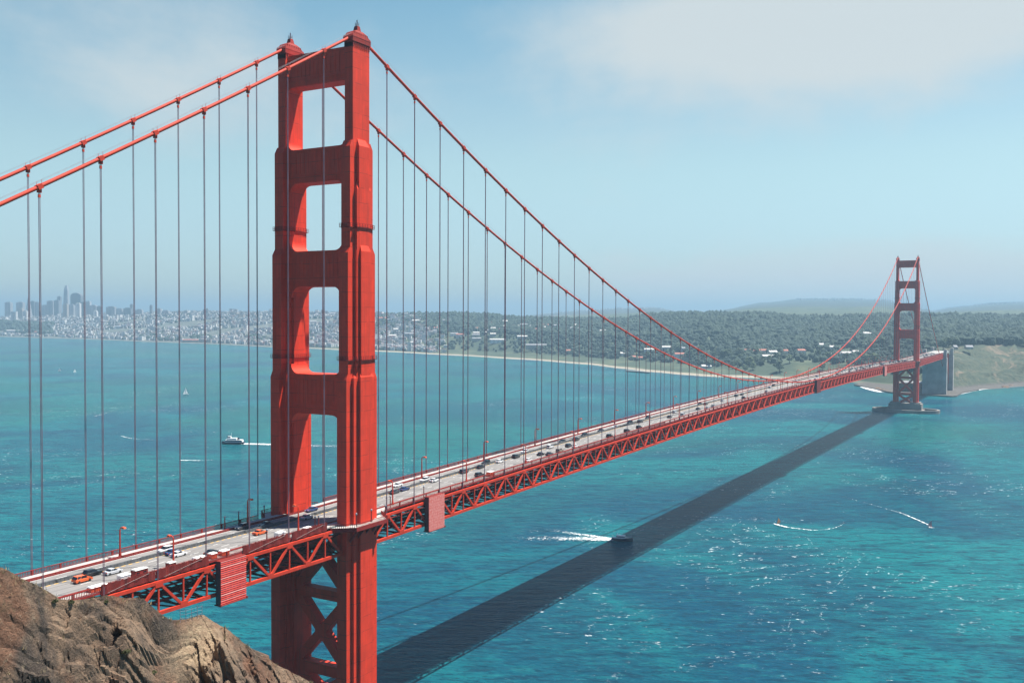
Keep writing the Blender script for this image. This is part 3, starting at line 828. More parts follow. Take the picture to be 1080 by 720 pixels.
# floor system
b = MB()
for xs in SPANS:
    n = len(xs)
    for k, x in enumerate(xs):
        zt = ztop(x)
        b.beam((x, -13.5, zt-.9), (x, 13.5, zt-.9), .35, 1.5)
        b.beam((x, -13.5, zt-7.62), (x, 13.5, zt-7.62), .4, .5)
        if k % 2 == 0:
            for s in (-1, 1): b.beam((x, 13.2*s, zt-7.3), (x, 0, zt-1.7), .35, .4)
        if k < n-1:
            x2 = xs[k+1]; z2 = ztop(x2)
            s = 1 if k % 2 else -1
            b.beam((x, -13.3*s, zt-7.9), (x2, 13.3*s, z2-7.9), .4, .35)
            b.beam((x, 13.3*s, zt-8.2), (x2, -13.3*s, z2-8.2), .4, .3)
            for yy in (-6.6, 0, 6.6): b.beam((x, yy, zt-7.3), (x2, yy, z2-7.3), .7, .5)
            for yy in (-11.5, -7.5, -2.5, 2.5, 7.5, 11.5): b.beam((x, yy, zt-.45), (x2, yy, z2-.45), .3, .9)
            for yy in (-9.6, 9.6): b.beam((x, yy, zt-4.7), (x2, yy, z2-4.7), 2.4, .16); b.beam((x, yy, zt-6.2), (x2, yy, z2-6.2), .3, .7)
            for yy in (-12.4, 12.4): b.tube([(x, yy, zt-1.9), (x2, yy, z2-1.9)], .28, 6, cap=False)
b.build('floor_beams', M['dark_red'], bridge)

# deck: roadway, walkways, kerb rails, outer railings, median, markings
deck = empty('deck', (0, 0, 0), parent=bridge)
XS = list(np.arange(XA, 0, PAN))+list(np.arange(0, 1280, PAN))+list(np.arange(1280, XB+1, PAN))
def slab(name, y0, y1, dz0, dz1, mat, xs=XS, parent=deck):
    b = MB(); n = len(xs); vs = []
    for x in xs:
        z = zroad(x); vs += [(x, y0, z+dz0), (x, y1, z+dz0), (x, y1, z+dz1), (x, y0, z+dz1)]
    fs = []
    for i in range(n-1):
        for k in range(4):
            j = (k+1) % 4; fs.append((4*i+k, 4*i+4+k, 4*i+4+j, 4*i+j))
    fs += [(0, 1, 2, 3), (4*n-4, 4*n-1, 4*n-2, 4*n-3)]
    b.add(vs, fs); return b.build(name, mat, parent)
slab('roadway', -9.45, 9.45, -.32, 0, M['road'])
for s in (-1, 1):
    y0, y1 = sorted((10.15*s, 13.25*s))
    xs1 = [x for x in XS]
    slab('walkway', y0, y1, -.18, .24, M['walk'], xs1)
    # low steel kerb rail between road and walkway
    b = MB()
    for xa, xb in zip(XS[:-1], XS[1:]):
        za, zb = zroad(xa), zroad(xb); y = 9.8*s
        for h, w, t in ((.12, .46, .26), (.5, .2, .26)): b.beam((xa, y, za+h), (xb, y, zb+h), w, t)
        for q in (0, .5):
            x = xa+(xb-xa)*q; b.box((x, y, zroad(x)+.3), (.1, .1, .3))
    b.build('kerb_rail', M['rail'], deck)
    # outer railing with pickets
    b = MB(); y = 13.35*s
    for xa, xb in zip(XS[:-1], XS[1:]):
        if -12.6 < (xa+xb)/2 < 12.6 or 1267.4 < (xa+xb)/2 < 1292.6: continue
        za, zb = zroad(xa), zroad(xb)
        b.beam((xa, y, za+1.5), (xb, y, zb+1.5), .22, .16); b.beam((xa, y, za+.45), (xb, y, zb+.45), .14, .12)
        b.beam((xa, y, za-.02), (xb, y, zb-.02), .14, .52)
        b.box((xa, y, za+.75), (.17, .15, .78))
        st = .42 if xa < 260 else (.8 if xa < 560 else 1.27)
        n = int(PAN/st)
        for k in range(1, n):
            x = xa+(xb-xa)*k/n; b.box((x, y, zroad(x)+.95), (.075 if xa < 260 else .11, .045, .5))
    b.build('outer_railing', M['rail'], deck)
# movable median barrier with yellow tops
b = MB(); x = XA
while x < XB-1:
    z = zroad(x+.5); b.frustum((x+.5, 3.15, z+.01), (.47, .30), (x+.5, 3.15, z+.85), (.47, .14), 0)
    x += 1.0 if x < 420 else 3.0
b.build('median_barrier', M['barrier'], deck)
b = MB(); b.closed = False
def paint(y, w, xs0, xs1, dz=.006, mi=0):
    n = max(1, int((xs1-xs0)/PAN)); xx = [xs0+(xs1-xs0)*k/n for k in range(n+1)]
    b.strip([(x, y-w/2, zroad(x)+dz) for x in xx], [(x, y+w/2, zroad(x)+dz) for x in xx], mi)
for y in (-6.3, -3.15, 0.0, 6.3):
    paint(y, .20, XA, XB, .005, 2)
    x = XA
    while x < 900: paint(y+.02, .16, x, x+3.0, .010, 0); x += 11.0
x = XA
while x < 900:
    paint(2.45, .38, x, x+1.2, .009, 1); x += 2.1
paint(-9.2, .14, XA, XB, .007, 0); paint(9.2, .14, XA, XB, .007, 0)
b.build('road_marking', [M['white'], M['yellow'], M['tar']], deck)

# concrete pylons and wall at the far end of the side span
def pylon(X0, z1, wall, hyy, name='pylon'):
    P_ = empty(name, (X0, 0, 0), parent=bridge)
    for s in (-1, 1):
        b = MB(); y = 16.8*s
        b.box((0, y, z1/2-5), (5.2, 2.4, z1/2+5)); b.box((0, y, z1*.42-5), (6.2, 3.2, z1*.42+5))
        b.box((0, y, z1+.6), (5.6, 2.75, .9)); b.box((0, y, z1+2.0), (4.4, 1.9, .6))
        for k in (-1, 1): b.box((k*2.2, y, z1*.5), (.7, 2.62, z1*.42))
        b.build('pylon_shaft', M['pylon'], P_)
    b = MB(); b.box((0, 0, wall/2-4), (4.2, 14.2, wall/2+4))
    for k in (-1, 1): b.box((k*4.3, 0, wall*.52), (.5, 4.2, wall*.40)); b.box((k*4.25, 0, wall-1.2), (.35, 13.9, .8))
    b.build('pylon_wall', M['pylon'], P_)
    return P_
pylon(1632, 80, 66, 0); pylon(1742, 80, 70, 0)
# steel arch and road deck between the pylons
b = MB()
for s in (-1, 1):
    y = 12.5*s; pts = []
    for k in range(17):
        t = k/16; pts.append((1637+100*t, y, 20+46*4*t*(1-t)))
    for p, q in zip(pts[:-1], pts[1:]):
        b.beam(p, q, .8, 1.2); b.beam((p[0], y, p[2]-5), (q[0], y, q[2]-5), .7, 1.0)
    for p in pts[1:-1]: b.beam((p[0], y, p[2]-5), (p[0], y, 71), .6, .6, up=(1, 0, 0))
for k in range(14): b.beam((1640+7.3*k, -12.5, 71), (1640+7.3*k, 12.5, 71), .5, 1.2)
b.build('deck_arch', M['steel2'], bridge)
b = MB(); b.box((1690, 0, 74.6), (66, 13.4, 1.0)); b.box((1690, -13.2, 76.2), (66, .12, .6)); b.box((1690, 13.2, 76.2), (66, .12, .6)); b.build('approach_deck', M['walk'], bridge)
# ------------------------------------------------------------------ street lamps on the deck
def make_lamp():
    root = empty('street_lamp', (0, 0, -500)); b = MB()
    b.frustum((0, 0, 0), (.32, .32), (0, 0, 1.3), (.2, .2)); b.frustum((0, 0, 1.3), (.17, .17), (0, 0, 7.2), (.13, .13))
    b.build('post', M['steel2'], root)
    b = MB(); b.tube([(0, 0, 7.1), (0, -.1, 7.6), (0, -.5, 7.95), (0, -1.1, 8.0)], .13, 6); b.build('arm', M['steel2'], root)
    b = MB(); b.frustum((0, -1.55, 7.75), (.42, .62), (0, -1.5, 8.15), (.3, .45)); hd = b.build('lamp_head', M['orange'], root)
    b = MB(); b.box((0, -1.55, 7.68), (.34, .5, .06)); b.build('lens', M['lamp_glass'], hd)
    return root
lamp0 = make_lamp(); first_l = True
ORD = ['first', 'second', 'third', 'fourth', 'fifth', 'sixth', 'seventh', 'eighth', 'ninth', 'tenth', 'eleventh', 'twelfth']
for s in (1, -1):
    for k in range(-3, 27):
        x = 22.86+45.72*k
        if k < -3 or x < -100 or x > 1265: continue
        o = lamp0 if first_l else dup(lamp0); first_l = False
        o.location = (x, 10.35*s, zroad(x)+.24); o.rotation_euler = (0, 0, 0 if s > 0 else math.pi)
        side = 'far' if s > 0 else 'near'
        if x < 0:
            lab = f'red street lamp on the {side} walkway, {ORD[-k-1]} from the near tower towards the cliff'
        elif k < 12: lab = f'red street lamp on the {side} walkway, {ORD[k]} past the near tower'
        else: lab = f'tiny red street lamp on the {side} walkway of the distant half span'
        tag(o, lab, 'street lamp', 'street lamps along the bridge deck')
# globe-topped posts around the near tower
def make_post():
    root = empty('camera_post', (0, 0, -500)); b = MB(); b.frustum((0, 0, 0), (.14, .14), (0, 0, 3.4), (.1, .1)); b.build('post', M['dark_red'], root)
    b = MB(); b.tube([(0, 0, 3.4), (0, 0, 3.55), (0, 0, 3.85), (0, 0, 4.1)], [.12, .3, .3, .1], 8); b.build('globe', M['grey'], root); return root
post0 = make_post()
PO = [(-31, 11.5, 'thin globe topped post on far walkway left of the tower, outermost'), (-24, 13.0, 'thin globe topped post on far walkway left of the tower, middle one'), (-13, 13.2, 'thin globe topped post at the far railing close to the tower leg'),
      (-17, -11.6, 'left one of two globe topped posts before the near tower leg'), (-15.4, -11.6, 'right one of two globe topped posts before the near tower leg'),
      (-7.2, -19.4, 'globe topped post at the left corner of the near leg balcony'), (0, -19.5, 'globe topped post in the middle of the near leg balcony'), (7.2, -19.4, 'globe topped post at the right corner of the near leg balcony'),
      (17, -12.3, 'left one of a globe topped post pair right of the near tower'), (19, -12.3, 'right one of a globe topped post pair right of the near tower'), (38, -12.4, 'lone globe topped post above the pale red sheeted box'), (-37, -11.6, 'lone globe topped post on near walkway above the corrugated box')]
for i, (x, y, lab) in enumerate(PO):
    o = post0 if i == 0 else dup(post0); o.location = (x, y, zroad(x)+.2); tag(o, lab, 'post', 'globe topped posts around the near tower')

# ------------------------------------------------------------------ maintenance gear on the near side
def traveler(x0, x1, zt, zb, mat, label):
    root = empty('maintenance_enclosure', ((x0+x1)/2, -15.5, zb)); h = zt-zb; w = (x1-x0)/2
    b = MB(); b.box((0, -.55, h/2), (w, .08, h/2)); b.build('outer_sheeting', mat, root)
    for s in (-1, 1):
        b = MB(); b.box((s*(w-.06), .42, h/2), (.06, .88, h/2-.1)); b.build('side_sheeting', M['dark'], root)
    b = MB(); b.box((0, .42, .02), (w+.3, 1.15, .1)); b.box((0, .42, h+.03), (w, .95, .08))
    for s in (-1, 1): b.box((s*(w+.2), -.75, .2), (.16, .16, .3))
    b.build('platform', M['dark_red'], root)
    tag(root, label, 'enclosure', 'sheeted boxes hung on the truss')
traveler(-58.2, -49.3, 75.6, 64.0, M['corr'], 'bright red corrugated box on the truss left of the near tower')
traveler(35.9, 45.4, 77.2, 65.2, M['corr2'], 'faded pink red sheeted box on the truss right of the near tower')
traveler(626, 641, 84.5, 73.0, M['dark_red'], 'small dark box on the truss near mid span')
traveler(985, 1001, 80.5, 69.0, M['corr2'], 'small pale box on the truss close to the far tower')
def cabinet(x, y, L, w, h, mat, name, label, cat, win=False):
    root = empty(name, (x, y, zroad(x)+.25)); b = MB()
    b.box((0, 0, h/2+.1), (L/2, w/2, h/2)); b.build('body', mat, root)
    b = MB(); b.frustum((0, 0, h+.101), (L/2+.12, w/2+.1), (0, 0, h+.32), (L/2, w/2-.15)); b.build('lid', M['r_pale'] if name != 'storage_box' else M['white'], root)
    b = MB()
    for sx in (-1, 1):
        for sy in (-1, 1): b.box((sx*(L/2-.2), sy*(w/2-.1), .04), (.12, .1, .06))
    b.build('skid', M['dark'], root)
    if win:
        for k in (-.3, .25): b = MB(); b.box((k*L, -w/2-.02, h*.62), (L*.12, .03, h*.2)); b.build('window', M['glass'], root)
    tag(root, label, cat, 'site boxes on the near walkway')
cabinet(-84.5, -11.7, 2.6, 1.7, 1.9, M['white'], 'storage_box', 'white storage box on the near walkway beside the red cabin', 'box')
cabinet(-80.0, -11.7, 3.6, 1.8, 2.3, M['rail'], 'site_cabin', 'red site cabin with pale roof next to the white box', 'cabin', True)
cabinet(-70.6, -11.7, 2.0, 1.6, 1.8, M['rail'], 'site_cabin', 'small red cabinet near the lamp with the blue sign', 'cabin')
cabinet(-61.5, -11.7, 3.4, 1.7, 1.1, M['white'], 'storage_box', 'low white box left of the corrugated red box', 'box')
cabinet(-57.0, -11.7, 1.8, 1.6, 1.2, M['orange'], 'storage_box', 'orange red crate just left above the corrugated box', 'box')
cabinet(-53.0, -11.7, 2.4, 1.6, 1.1, M['orange'], 'storage_box', 'orange red crate above the middle of the corrugated box', 'box')
cabinet(-32.0, -11.7, 2.8, 1.9, 1.9, M['white'], 'storage_box', 'white storage box right of the corrugated box near the tower', 'box')
cabinet(-91.5, -11.5, 4.4, 1.8, .9, M['orange'], 'storage_box', 'long orange red crate nearest the cliff edge', 'box')
cabinet(83.5, -11.7, 3.0, 1.7, 1.5, M['orange'], 'storage_box', 'orange red crate beside the dark car past the tower', 'box')
cabinet(-21.0, -11.9, 2.6, 1.3, 1.2, M['dark_red'], 'storage_box', 'dark red crate between the lamp and the near tower', 'box')
# tarpaulin screens along the near walkway
def screen(x0, x1, label):
    root = empty('tarpaulin_screen', ((x0+x1)/2, -13.75, zroad((x0+x1)/2))); w = (x1-x0)/2; b = MB(); b.closed = False; n = 24
    top = [(-w+2*w*k/n, .10*math.sin(k*1.9+x0), 1.9+.12*math.sin(k*2.3)) for k in range(n+1)]; bot = [(p[0], .16*math.sin(k*1.3+1), -.5) for k, p in enumerate(top)]
    b.strip(bot, top); o = b.build('tarpaulin', M['dark_red'], root)
    md = o.modifiers.new('thick', 'SOLIDIFY'); md.thickness = .04
    b = MB()
    for k in range(0, n+1, 4): b.tube([(top[k][0], .2, -.9), (top[k][0], .2, 2.15)], .06, 6)
    b.tube([(-w, .25, 2.0), (w, .25, 2.0)], .05, 6); b.build('scaffold_tube', M['dark_red'], root)
    b = MB(); b.tube([(-w*.8, -.12, -.3), (-w*.2, -.15, .5), (w*.2, -.14, 1.0), (w*.75, -.12, 1.6)], .03, 5); b.build('hose', M['walk'], root)
    tag(root, label, 'screen', 'dark red screens on the near walkway')
screen(-92, -77, 'dark red screen under the white box, nearest the cliff'); screen(-76, -60, 'dark red screen between red cabin and corrugated box'); screen(-48, -30, 'dark red screen right of the corrugated box'); screen(-29, -14, 'dark red screen ending at the near tower leg')
# small blue sign on a lamp
root = empty('lamp_sign', (-68.58, -10.02, zroad(-68)+2.6)); b = MB(); b.box((-.02, .06, .5), (.06, .3, .55)); b.build('panel', simple('blue_sign', (0.05, 0.10, 0.26), 0.5), root); b = MB(); b.box((-.02, .06, .02), (.08, .34, .05)); b.build('bracket', M['dark'], root)
tag(root, 'small blue sign on the near lamp post by white cars', 'sign')

# ------------------------------------------------------------------ cars
def paint_mat(name, col):
    mt, nt, b = new_mat(name); k = NT(nt)
    n = k.noise(k.obj(), 2.0, 4); k.l.new(k.mix(k.ramp(n, .3, .7), c4([x*.9 for x in col]), c4(col)), b.inputs['Base Color'])
    b.inputs['Roughness'].default_value = .28; b.inputs['Coat Weight'].default_value = .5; return mt
PAINT = {'white': paint_mat('white_car_paint', (.78, .78, .77)), 'black': paint_mat('black_car_paint', (.012, .013, .016)), 'silver': paint_mat('silver_car_paint', (.5, .52, .54)),
         'orange': paint_mat('orange_car_paint', (.75, .12, .02)), 'blue': paint_mat('blue_car_paint', (.02, .05, .16)), 'dark grey': paint_mat('grey_car_paint', (.05, .055, .065)), 'red': paint_mat('red_car_paint', (.5, .03, .02)), 'beige': paint_mat('beige_car_paint', (.3, .24, .18))}
def car_mesh(kind):
    """meshes for body, glass and wheel; nose towards +x"""
    L, Wd = (4.7, .91) if kind == 'sedan' else ((4.6, .94) if kind == 'suv' else (5.4, 1.0))
    h = L/2
    if kind == 'sedan': low = [(-h, .45), (-h+.1, .92), (-h+.9, .98), (h-1.4, .93), (h-.15, .74), (h, .45), (h-.1, .28), (-h+.1, .28)]; gl = [(-h+.75, .96), (-h+1.35, 1.42), (h-2.2, 1.44), (h-1.35, .92)]
    elif kind == 'suv': low = [(-h, .5), (-h+.05, 1.05), (-h+.5, 1.08), (h-1.3, 1.04), (h-.12, .86), (h, .5), (h-.1, .33), (-h+.1, .33)]; gl = [(-h+.12, 1.06), (-h+.42, 1.68), (h-2.0, 1.70), (h-1.2, 1.03)]
    else: low = [(-h, .5), (-h+.03, 1.15), (-h+.3, 1.2), (h-1.0, 1.16), (h-.1, .92), (h, .5), (h-.1, .35), (-h+.1, .35)]; gl = [(-h+.05, 1.18), (-h+.15, 2.05), (h-1.75, 2.05), (h-.85, 1.15)]
    b = MB(); n = len(low)
    def ring(y, ins): return [(p[0]*(1-ins*.012), y, p[1]+(.0 if p[1] > .5 else 0)) for p in low]
    R = [ring(-Wd+.1, 3), ring(-Wd, 0), ring(Wd, 0), ring(Wd-.1, 3)]
    R[0] = [(x, -Wd+.12, z) for x, y, z in R[0]]; R[3] = [(x, Wd-.12, z) for x, y, z in R[3]]
    R[1] = [(x, -Wd, min(z, low[1][1]-.08) if z > .5 else z) for x, y, z in R[1]]; R[2] = [(x, Wd, min(z, low[1][1]-.08) if z > .5 else z) for x, y, z in R[2]]
    seq = [R[1], R[0], R[3], R[2]]
    vs = [p for r in seq for p in r]; fs = []
    for a in range(3):
        for k in range(n): fs.append((a*n+k, a*n+(k+1) % n, (a+1)*n+(k+1) % n, (a+1)*n+k))
    fs += [tuple(range(n)), tuple(range(3*n, 4*n))]
    b.add(vs, fs)
    # roof panel
    (x1, z1), (x2, z2) = gl[1], gl[2]
    b.frustum(((x1+x2)/2, 0, z1+.0), ((x2-x1)/2+.05, Wd-.20), ((x1+x2)/2, 0, z1+.07), ((x2-x1)/2-.15, Wd-.32))
    for px_, t_ in ((x1+.1, .05), ((x1+x2)/2, .05)):   # pillars
        for s in (-1, 1): b.beam((px_-.15, s*(Wd-.095), gl[0][1]), (px_, s*(Wd-.2), z1), .10, .12)
    g = MB(); vs = []
    for y_, ins in ((-1, 0), (1, 0)):
        for k, (x, z) in enumerate(gl): vs.append((x, y_*(Wd-.10 if k in (0, 3) else Wd-.24), z-.02 if k in (0, 3) else z))
    g.add(vs, [(0, 1, 2, 3), (7, 6, 5, 4), (0, 4, 5, 1), (1, 5, 6, 2), (2, 6, 7, 3), (3, 7, 4, 0)])
    w = MB(); w.tube([(0, -.12, 0), (0, .12, 0)], .33, 12)
    hl = MB()
    return b, g, w, L, Wd
CARP = {}
def car_proto(kind, colr):
    key = (kind, colr)
    if key in CARP: return CARP[key], True
    b, g, w, L, Wd = car_mesh(kind)
    root = empty('car' if kind != 'van' else 'van', (0, 0, -500))
    b.build('body', PAINT[colr], root); g.build('windows', M['glass'], root)
    for sx in (-1, 1):
        for sy in (-1, 1):
            q = w.build('wheel', M['tyre'], root); q.location = (sx*L*.31, sy*(Wd-.1), .33)
    for sy in (-1, 1):
        q = MB(); q.box((L/2-.06, sy*Wd*.68, .68), (.06, .16, .08)); q.build('headlight', M['white'], root)
    for sy in (-1, 1):
        q = MB(); q.box((-L/2+.02, sy*Wd*.72, .78), (.05, .14, .09)); q.build('tail_light', M['orange'], root)
    CARP[key] = root; return root, False
def far_car(kind, colr):
    key = (kind, colr, 'far')
    if key in CARP: return CARP[key], True
    b, g, w, L, Wd = car_mesh(kind); base = len(b.v); b.add(g.v, g.f, 1)
    for sx in (-1, 1): b.box((sx*L*.31, 0, .3), (.32, Wd-.03, .3), 2)
    o = b.build('car', [PAINT[colr], M['glass'], M['tyre']]); CARP[key] = o; return o, False
LANES = [-7.9, -4.72, -1.57, 1.3, 4.75, 7.9]
placed = []
def put_car(x, y, kind, colr, label, far=False):
    o, used = (far_car if far else car_proto)(kind, colr)
    if used: o = dup(o)
    dirn = 0.0 if y < 3.1 else math.pi
    sl = math.atan(zroad(x+1)-zroad(x)); o.location = (x, y, zroad(x)+.012)
    o.rotation_euler = (0, -sl if dirn == 0 else sl, dirn)
    tag(o, label, 'van' if kind == 'van' else 'car', 'cars crossing the bridge'); placed.append((x, y))
CARS = [  # photo position -> lane, kind, colour, label
 (96, 603, 'suv', 'black', 'black car next to the orange car nearest the cliff'),
 (89.5, 610.5, 'suv', 'orange', 'bright orange car nearest the cliff beside the median'),
 (117.2, 601, 'sedan', 'silver', 'silver car following the black and orange cars'),
 (176.6, 579.4, 'suv', 'white', 'white car in the outer lane of three abreast under the lamp'),
 (182.8, 581.3, 'sedan', 'blue', 'dark blue car between two white cars'),
 (188.5, 583.2, 'sedan', 'white', 'white car beside the median in the group of three'),
 (233, 583, 'sedan', 'black', 'black car alone above the corrugated red box'),
 (258.5, 555.4, 'suv', 'dark grey', 'dark car in the tower shade, leftmost of two'),
 (270.8, 559.8, 'sedan', 'orange', 'orange red car beside the median left of the near tower'),
 (283.5, 552.6, 'sedan', 'black', 'black car in the tower shade close to the far leg'),
 (331, 536.7, 'sedan', 'blue', 'bright blue car seen between the tower legs'),
 (322, 544, 'sedan', 'silver', 'silver car between the tower legs beside the median'),
 (421.7, 511, 'sedan', 'white', 'white car just past the near tower with a dark car beside'),
 (416, 517.8, 'sedan', 'dark grey', 'grey car just past the near tower beside the median'),
 (424, 514.5, 'sedan', 'blue', 'dark blue car just past the near tower behind the grey one'),
 (445, 505, 'suv', 'white', 'first of two white cars in line above the pale box'),
 (454.4, 505.3, 'sedan', 'white', 'second of two white cars in line above the pale box'),
 (490.5, 496.7, 'suv', 'dark grey', 'dark car by the second near lamp past the tower'),
 (504, 491.2, 'sedan', 'black', 'front one of two black cars close together'),
 (509.6, 486.8, 'suv', 'black', 'rear one of two black cars close together'),
 (511, 500.5, 'suv', 'dark grey', 'dark car beside the orange crate past the tower'),
 (529.4, 486, 'sedan', 'white', 'small white car between the black pair and a dark car'),
 (541, 480.5, 'suv', 'black', 'black car ahead of a white car in the outer lane'),
 (552.8, 475.5, 'suv', 'white', 'white car in the outer lane behind a black car'),
 (556.7, 484.4, 'sedan', 'white', 'white car on the near lanes beside a lamp'),
 (568.3, 477.8, 'sedan', 'black', 'first of two black cars in line on the near lanes'),
 (579, 477.8, 'sedan', 'dark grey', 'second of two dark cars in line on the near lanes'),
 (579.4, 470.5, 'suv', 'white', 'white car in the far lanes above two dark cars'),
 (591.7, 464.4, 'sedan', 'black', 'black car alone in the far lanes before mid span'),
 (595, 475, 'suv', 'beige', 'brownish car at the near edge of the road'),
 (600.5, 469.4, 'suv', 'dark grey', 'dark car touching a white car in the near lanes'),
 (606, 469.6, 'sedan', 'white', 'white car right behind a dark one in the near lanes'),
]
for u_, v_, kd, colr, lab in CARS:
    q = bp(u_, v_, zroad(0)+.9)
    for it in range(3): q = bp(u_, v_, zroad(q[0])+.8)
    y = min(LANES, key=lambda a: abs(a-q[1])); x = q[0]
    put_car(x, y, kd, colr, lab)
CARS2 = [(607.8, 462.8, 'b'), (618.3, 458.3, 'b'), (633, 453.3, 'b'), (641, 459, 'b'), (651, 449.4, 'w'), (664.4, 445, 'b'), (664.4, 454, 'b'), (674, 444, 'b'), (672.8, 450, 'b'), (685.5, 440, 'b'), (706.7, 439, 'b'), (709.4, 434, 's'), (724, 437, 's'), (734.4, 430.5, 'b'), (740.5, 425.5, 'b'), (745.5, 425.5, 'b'), (744.4, 429.4, 's'), (753.3, 427.8, 's'), (760.5, 422, 's'), (777, 417, 'b'), (783, 415.5, 'b'), (782, 419, 'b'), (792, 412, 's'), (810, 408, 's'), (812, 412.8, 's'), (817, 406, 'b')]
NAME = {'b': 'black', 'w': 'white', 's': 'silver'}
for u_, v_, cc in CARS2:
    q = bp(u_, v_, zroad(200)+.9)
    for it in range(4): q = bp(u_, v_, zroad(q[0])+.8)
    y = min(LANES, key=lambda a: abs(a-q[1])); x = q[0]; colr = NAME[cc]
    put_car(x, y, rng.choice(['sedan', 'suv']), colr, f'tiny {colr} car on the middle stretch of the bridge deck', far=x > 420)
for k in range(90):
    x = rng.uniform(600, 1600); y = rng.choice(LANES)
    if any(abs(x-a) < 9 and abs(y-b_) < 1 for a, b_ in placed) or abs(x-1280) < 12: continue
    colr = rng.choice(['white', 'white', 'white', 'silver', 'black', 'black', 'dark grey', 'blue'])
    put_car(x, y, rng.choice(['sedan', 'suv', 'van']) if colr == 'white' else rng.choice(['sedan', 'suv']), colr, f'tiny {colr} vehicle in the distant traffic before and behind the far tower', far=True)

# ------------------------------------------------------------------ fort and surf beside the far pylons
root = empty('brick_fort', (1688, 42, 0)); b = MB()
b.box((0, 0, 8), (34, 24, 9)); b.box((0, 0, 17.6), (34.6, 24.6, .6)); b.build('wall', M['brick'], root)
b = MB(); b.box((0, 0, 18.6), (30, 20, .4)); b.build('roof', M['r_grey'], root)
for k in range(7):
    b = MB(); b.box((-34.1, -18+6*k, 10.5), (.2, 1.2, 1.4)); b.build('embrasure', M['dark'], root)
b = MB(); b.tube([(20, 10, 18), (20, 10, 27)], .8, 8); b.frustum((20, 10, 27), (1.6, 1.6), (20, 10, 30), (.2, .2)); b.build('light_turret', M['white'], root)
tag(root, 'low grey brown fort at the foot of the far bridge end', 'fort')
# ground under fort and pylons
b = MB(); b.prism([(1600, -32), (1612, -38), (1700, -40), (1800, -60), (1900, -20), (1900, 160), (1800, 170), (1700, 110), (1640, 80), (1610, 40), (1604, 0)], 2, -6, 2.2)
tag(b.build('ground', M['bluff']), 'flat paved point under the fort and pylons', 'ground', kind='structure')

def ribbon(name, pts, widths, label, cat='foam', dens=None, z=.25, soft=1.0):
    """foam lying on the water along a path; edge attribute fades it out"""
    pts = [np.array(p[:2], float) for p in pts]
    # densify
    P, Wd = [], []
    for i in range(len(pts)-1):
        n = 8
        for k in range(n):
            t = k/n; P.append(pts[i]*(1-t)+pts[i+1]*t); Wd.append(widths[i]*(1-t)+widths[i+1]*t)
    P.append(pts[-1]); Wd.append(widths[-1]); P = np.array(P)
    for _ in range(4): P[1:-1] = (P[:-2]+2*P[1:-1]+P[2:])/4
    T = np.gradient(P, axis=0); T /= np.linalg.norm(T, axis=1)[:, None]+1e-9; N = np.stack([-T[:, 1], T[:, 0]], 1)
    ks = [-1, -.55, 0, .55, 1]; V, E = [], []
    n = len(P)
    for i in range(n):
        for k in ks:
            q = P[i]+N[i]*k*Wd[i]; V.append((q[0], q[1], z+.25*(1-k*k)))
            end = min(1, 6*(1-i/(n-1))) if n > 1 else 1
            E.append((1-k*k)*soft*(0.35+.65*(1-i/(n-1)))*end)
    F = [(i*5+j, (i+1)*5+j, (i+1)*5+j+1, i*5+j+1) for i in range(n-1) for j in range(4)]
    o = mesh_np(name, V, F, M['foam'])
    at = o.data.attributes.new('edge', 'FLOAT', 'POINT'); at.data.foreach_set('value', np.array(E, np.float32))
    tag(o, label, cat, kind='stuff'); return o
def img_path(l): return [bp(u, v, 0.0) for u, v in l]
ribbon('surf', img_path([(1080, 404), (1062, 407), (1045, 408.5), (1030, 410.5), (1018, 413), (1006, 416), (996, 418)])[::1], [34, 28, 20, 16, 16, 18, 12], 'white surf breaking along the foot of the grassy bluff', soft=1.7)
ribbon('surf', img_path([(912, 408), (920, 411), (928, 413.5), (936, 414)]), [14, 13, 11, 6], 'white surf around the rocks left of the far tower', soft=1.4)
# rocks at the water's edge
def boulder(p, r, seed, label):
    v = ICO2_V*(1+.35*fbm(ICO2_V*1.3+seed*7.1, 3, seed))[:, None]*np.array([r, r*.8, r*.55]); o = mesh_np('shore_rock', v, ICO2_F, M['rock'], smooth=False)
    o.location = p; tag(o, label, 'rock', 'rocks along the far shore')
for i, (u_, v_) in enumerate([(1066, 407), (1072, 405.5), (1060, 408.5), (930, 412), (926, 410.5), (935, 413)]):
    boulder(bp(u_, v_, 0), rng.uniform(5, 9), i, 'dark rock in the surf below the bluff' if i < 3 else 'dark rock in the surf left of the far tower')

# ------------------------------------------------------------------ boats
def hull(L, B, H, sheer=.5, n=14, mat=0):
    """closed hull, bow at +x, waterline z=0"""
    b = MB(); rows = []
    for i in range(n+1):
        t = i/n; x = -L/2+L*t
        w = B/2*(1-max(0, (t-.45)/.55)**2.2)*(0.92+.08*min(1, t*5)); w = max(w, .02)
        zt = H+sheer*max(0, t-.3)**2*2.0
        rows.append([(x, -w, zt), (x+L*.03*t, -w*.92, H*.35), (x-L*.02*(t > .8), -w*.45, -.35), (x, w*.45*1, -.35), (x+L*.03*t, w*.92, H*.35), (x, w, zt)])
    vs = [p for r in rows for p in r]; m = 6; fs = []
    for i in range(n):
        for k in range(m): fs.append((i*m+k, (i+1)*m+k, (i+1)*m+(k+1) % m, i*m+(k+1) % m))
    fs += [tuple(range(m)), tuple(range(n*m, n*m+m))]
    b.add(vs, fs, mat); return b
left_dir = math.atan2(-RGT[1], -RGT[0]); right_dir = math.atan2(RGT[1], RGT[0])
fp = bp(246, 468, 0)
ferry = empty('ferry', (fp[0], fp[1], 0), left_dir)
b = hull(24, 7.2, 2.4, .8); b.build('hull', M['navy'], ferry)
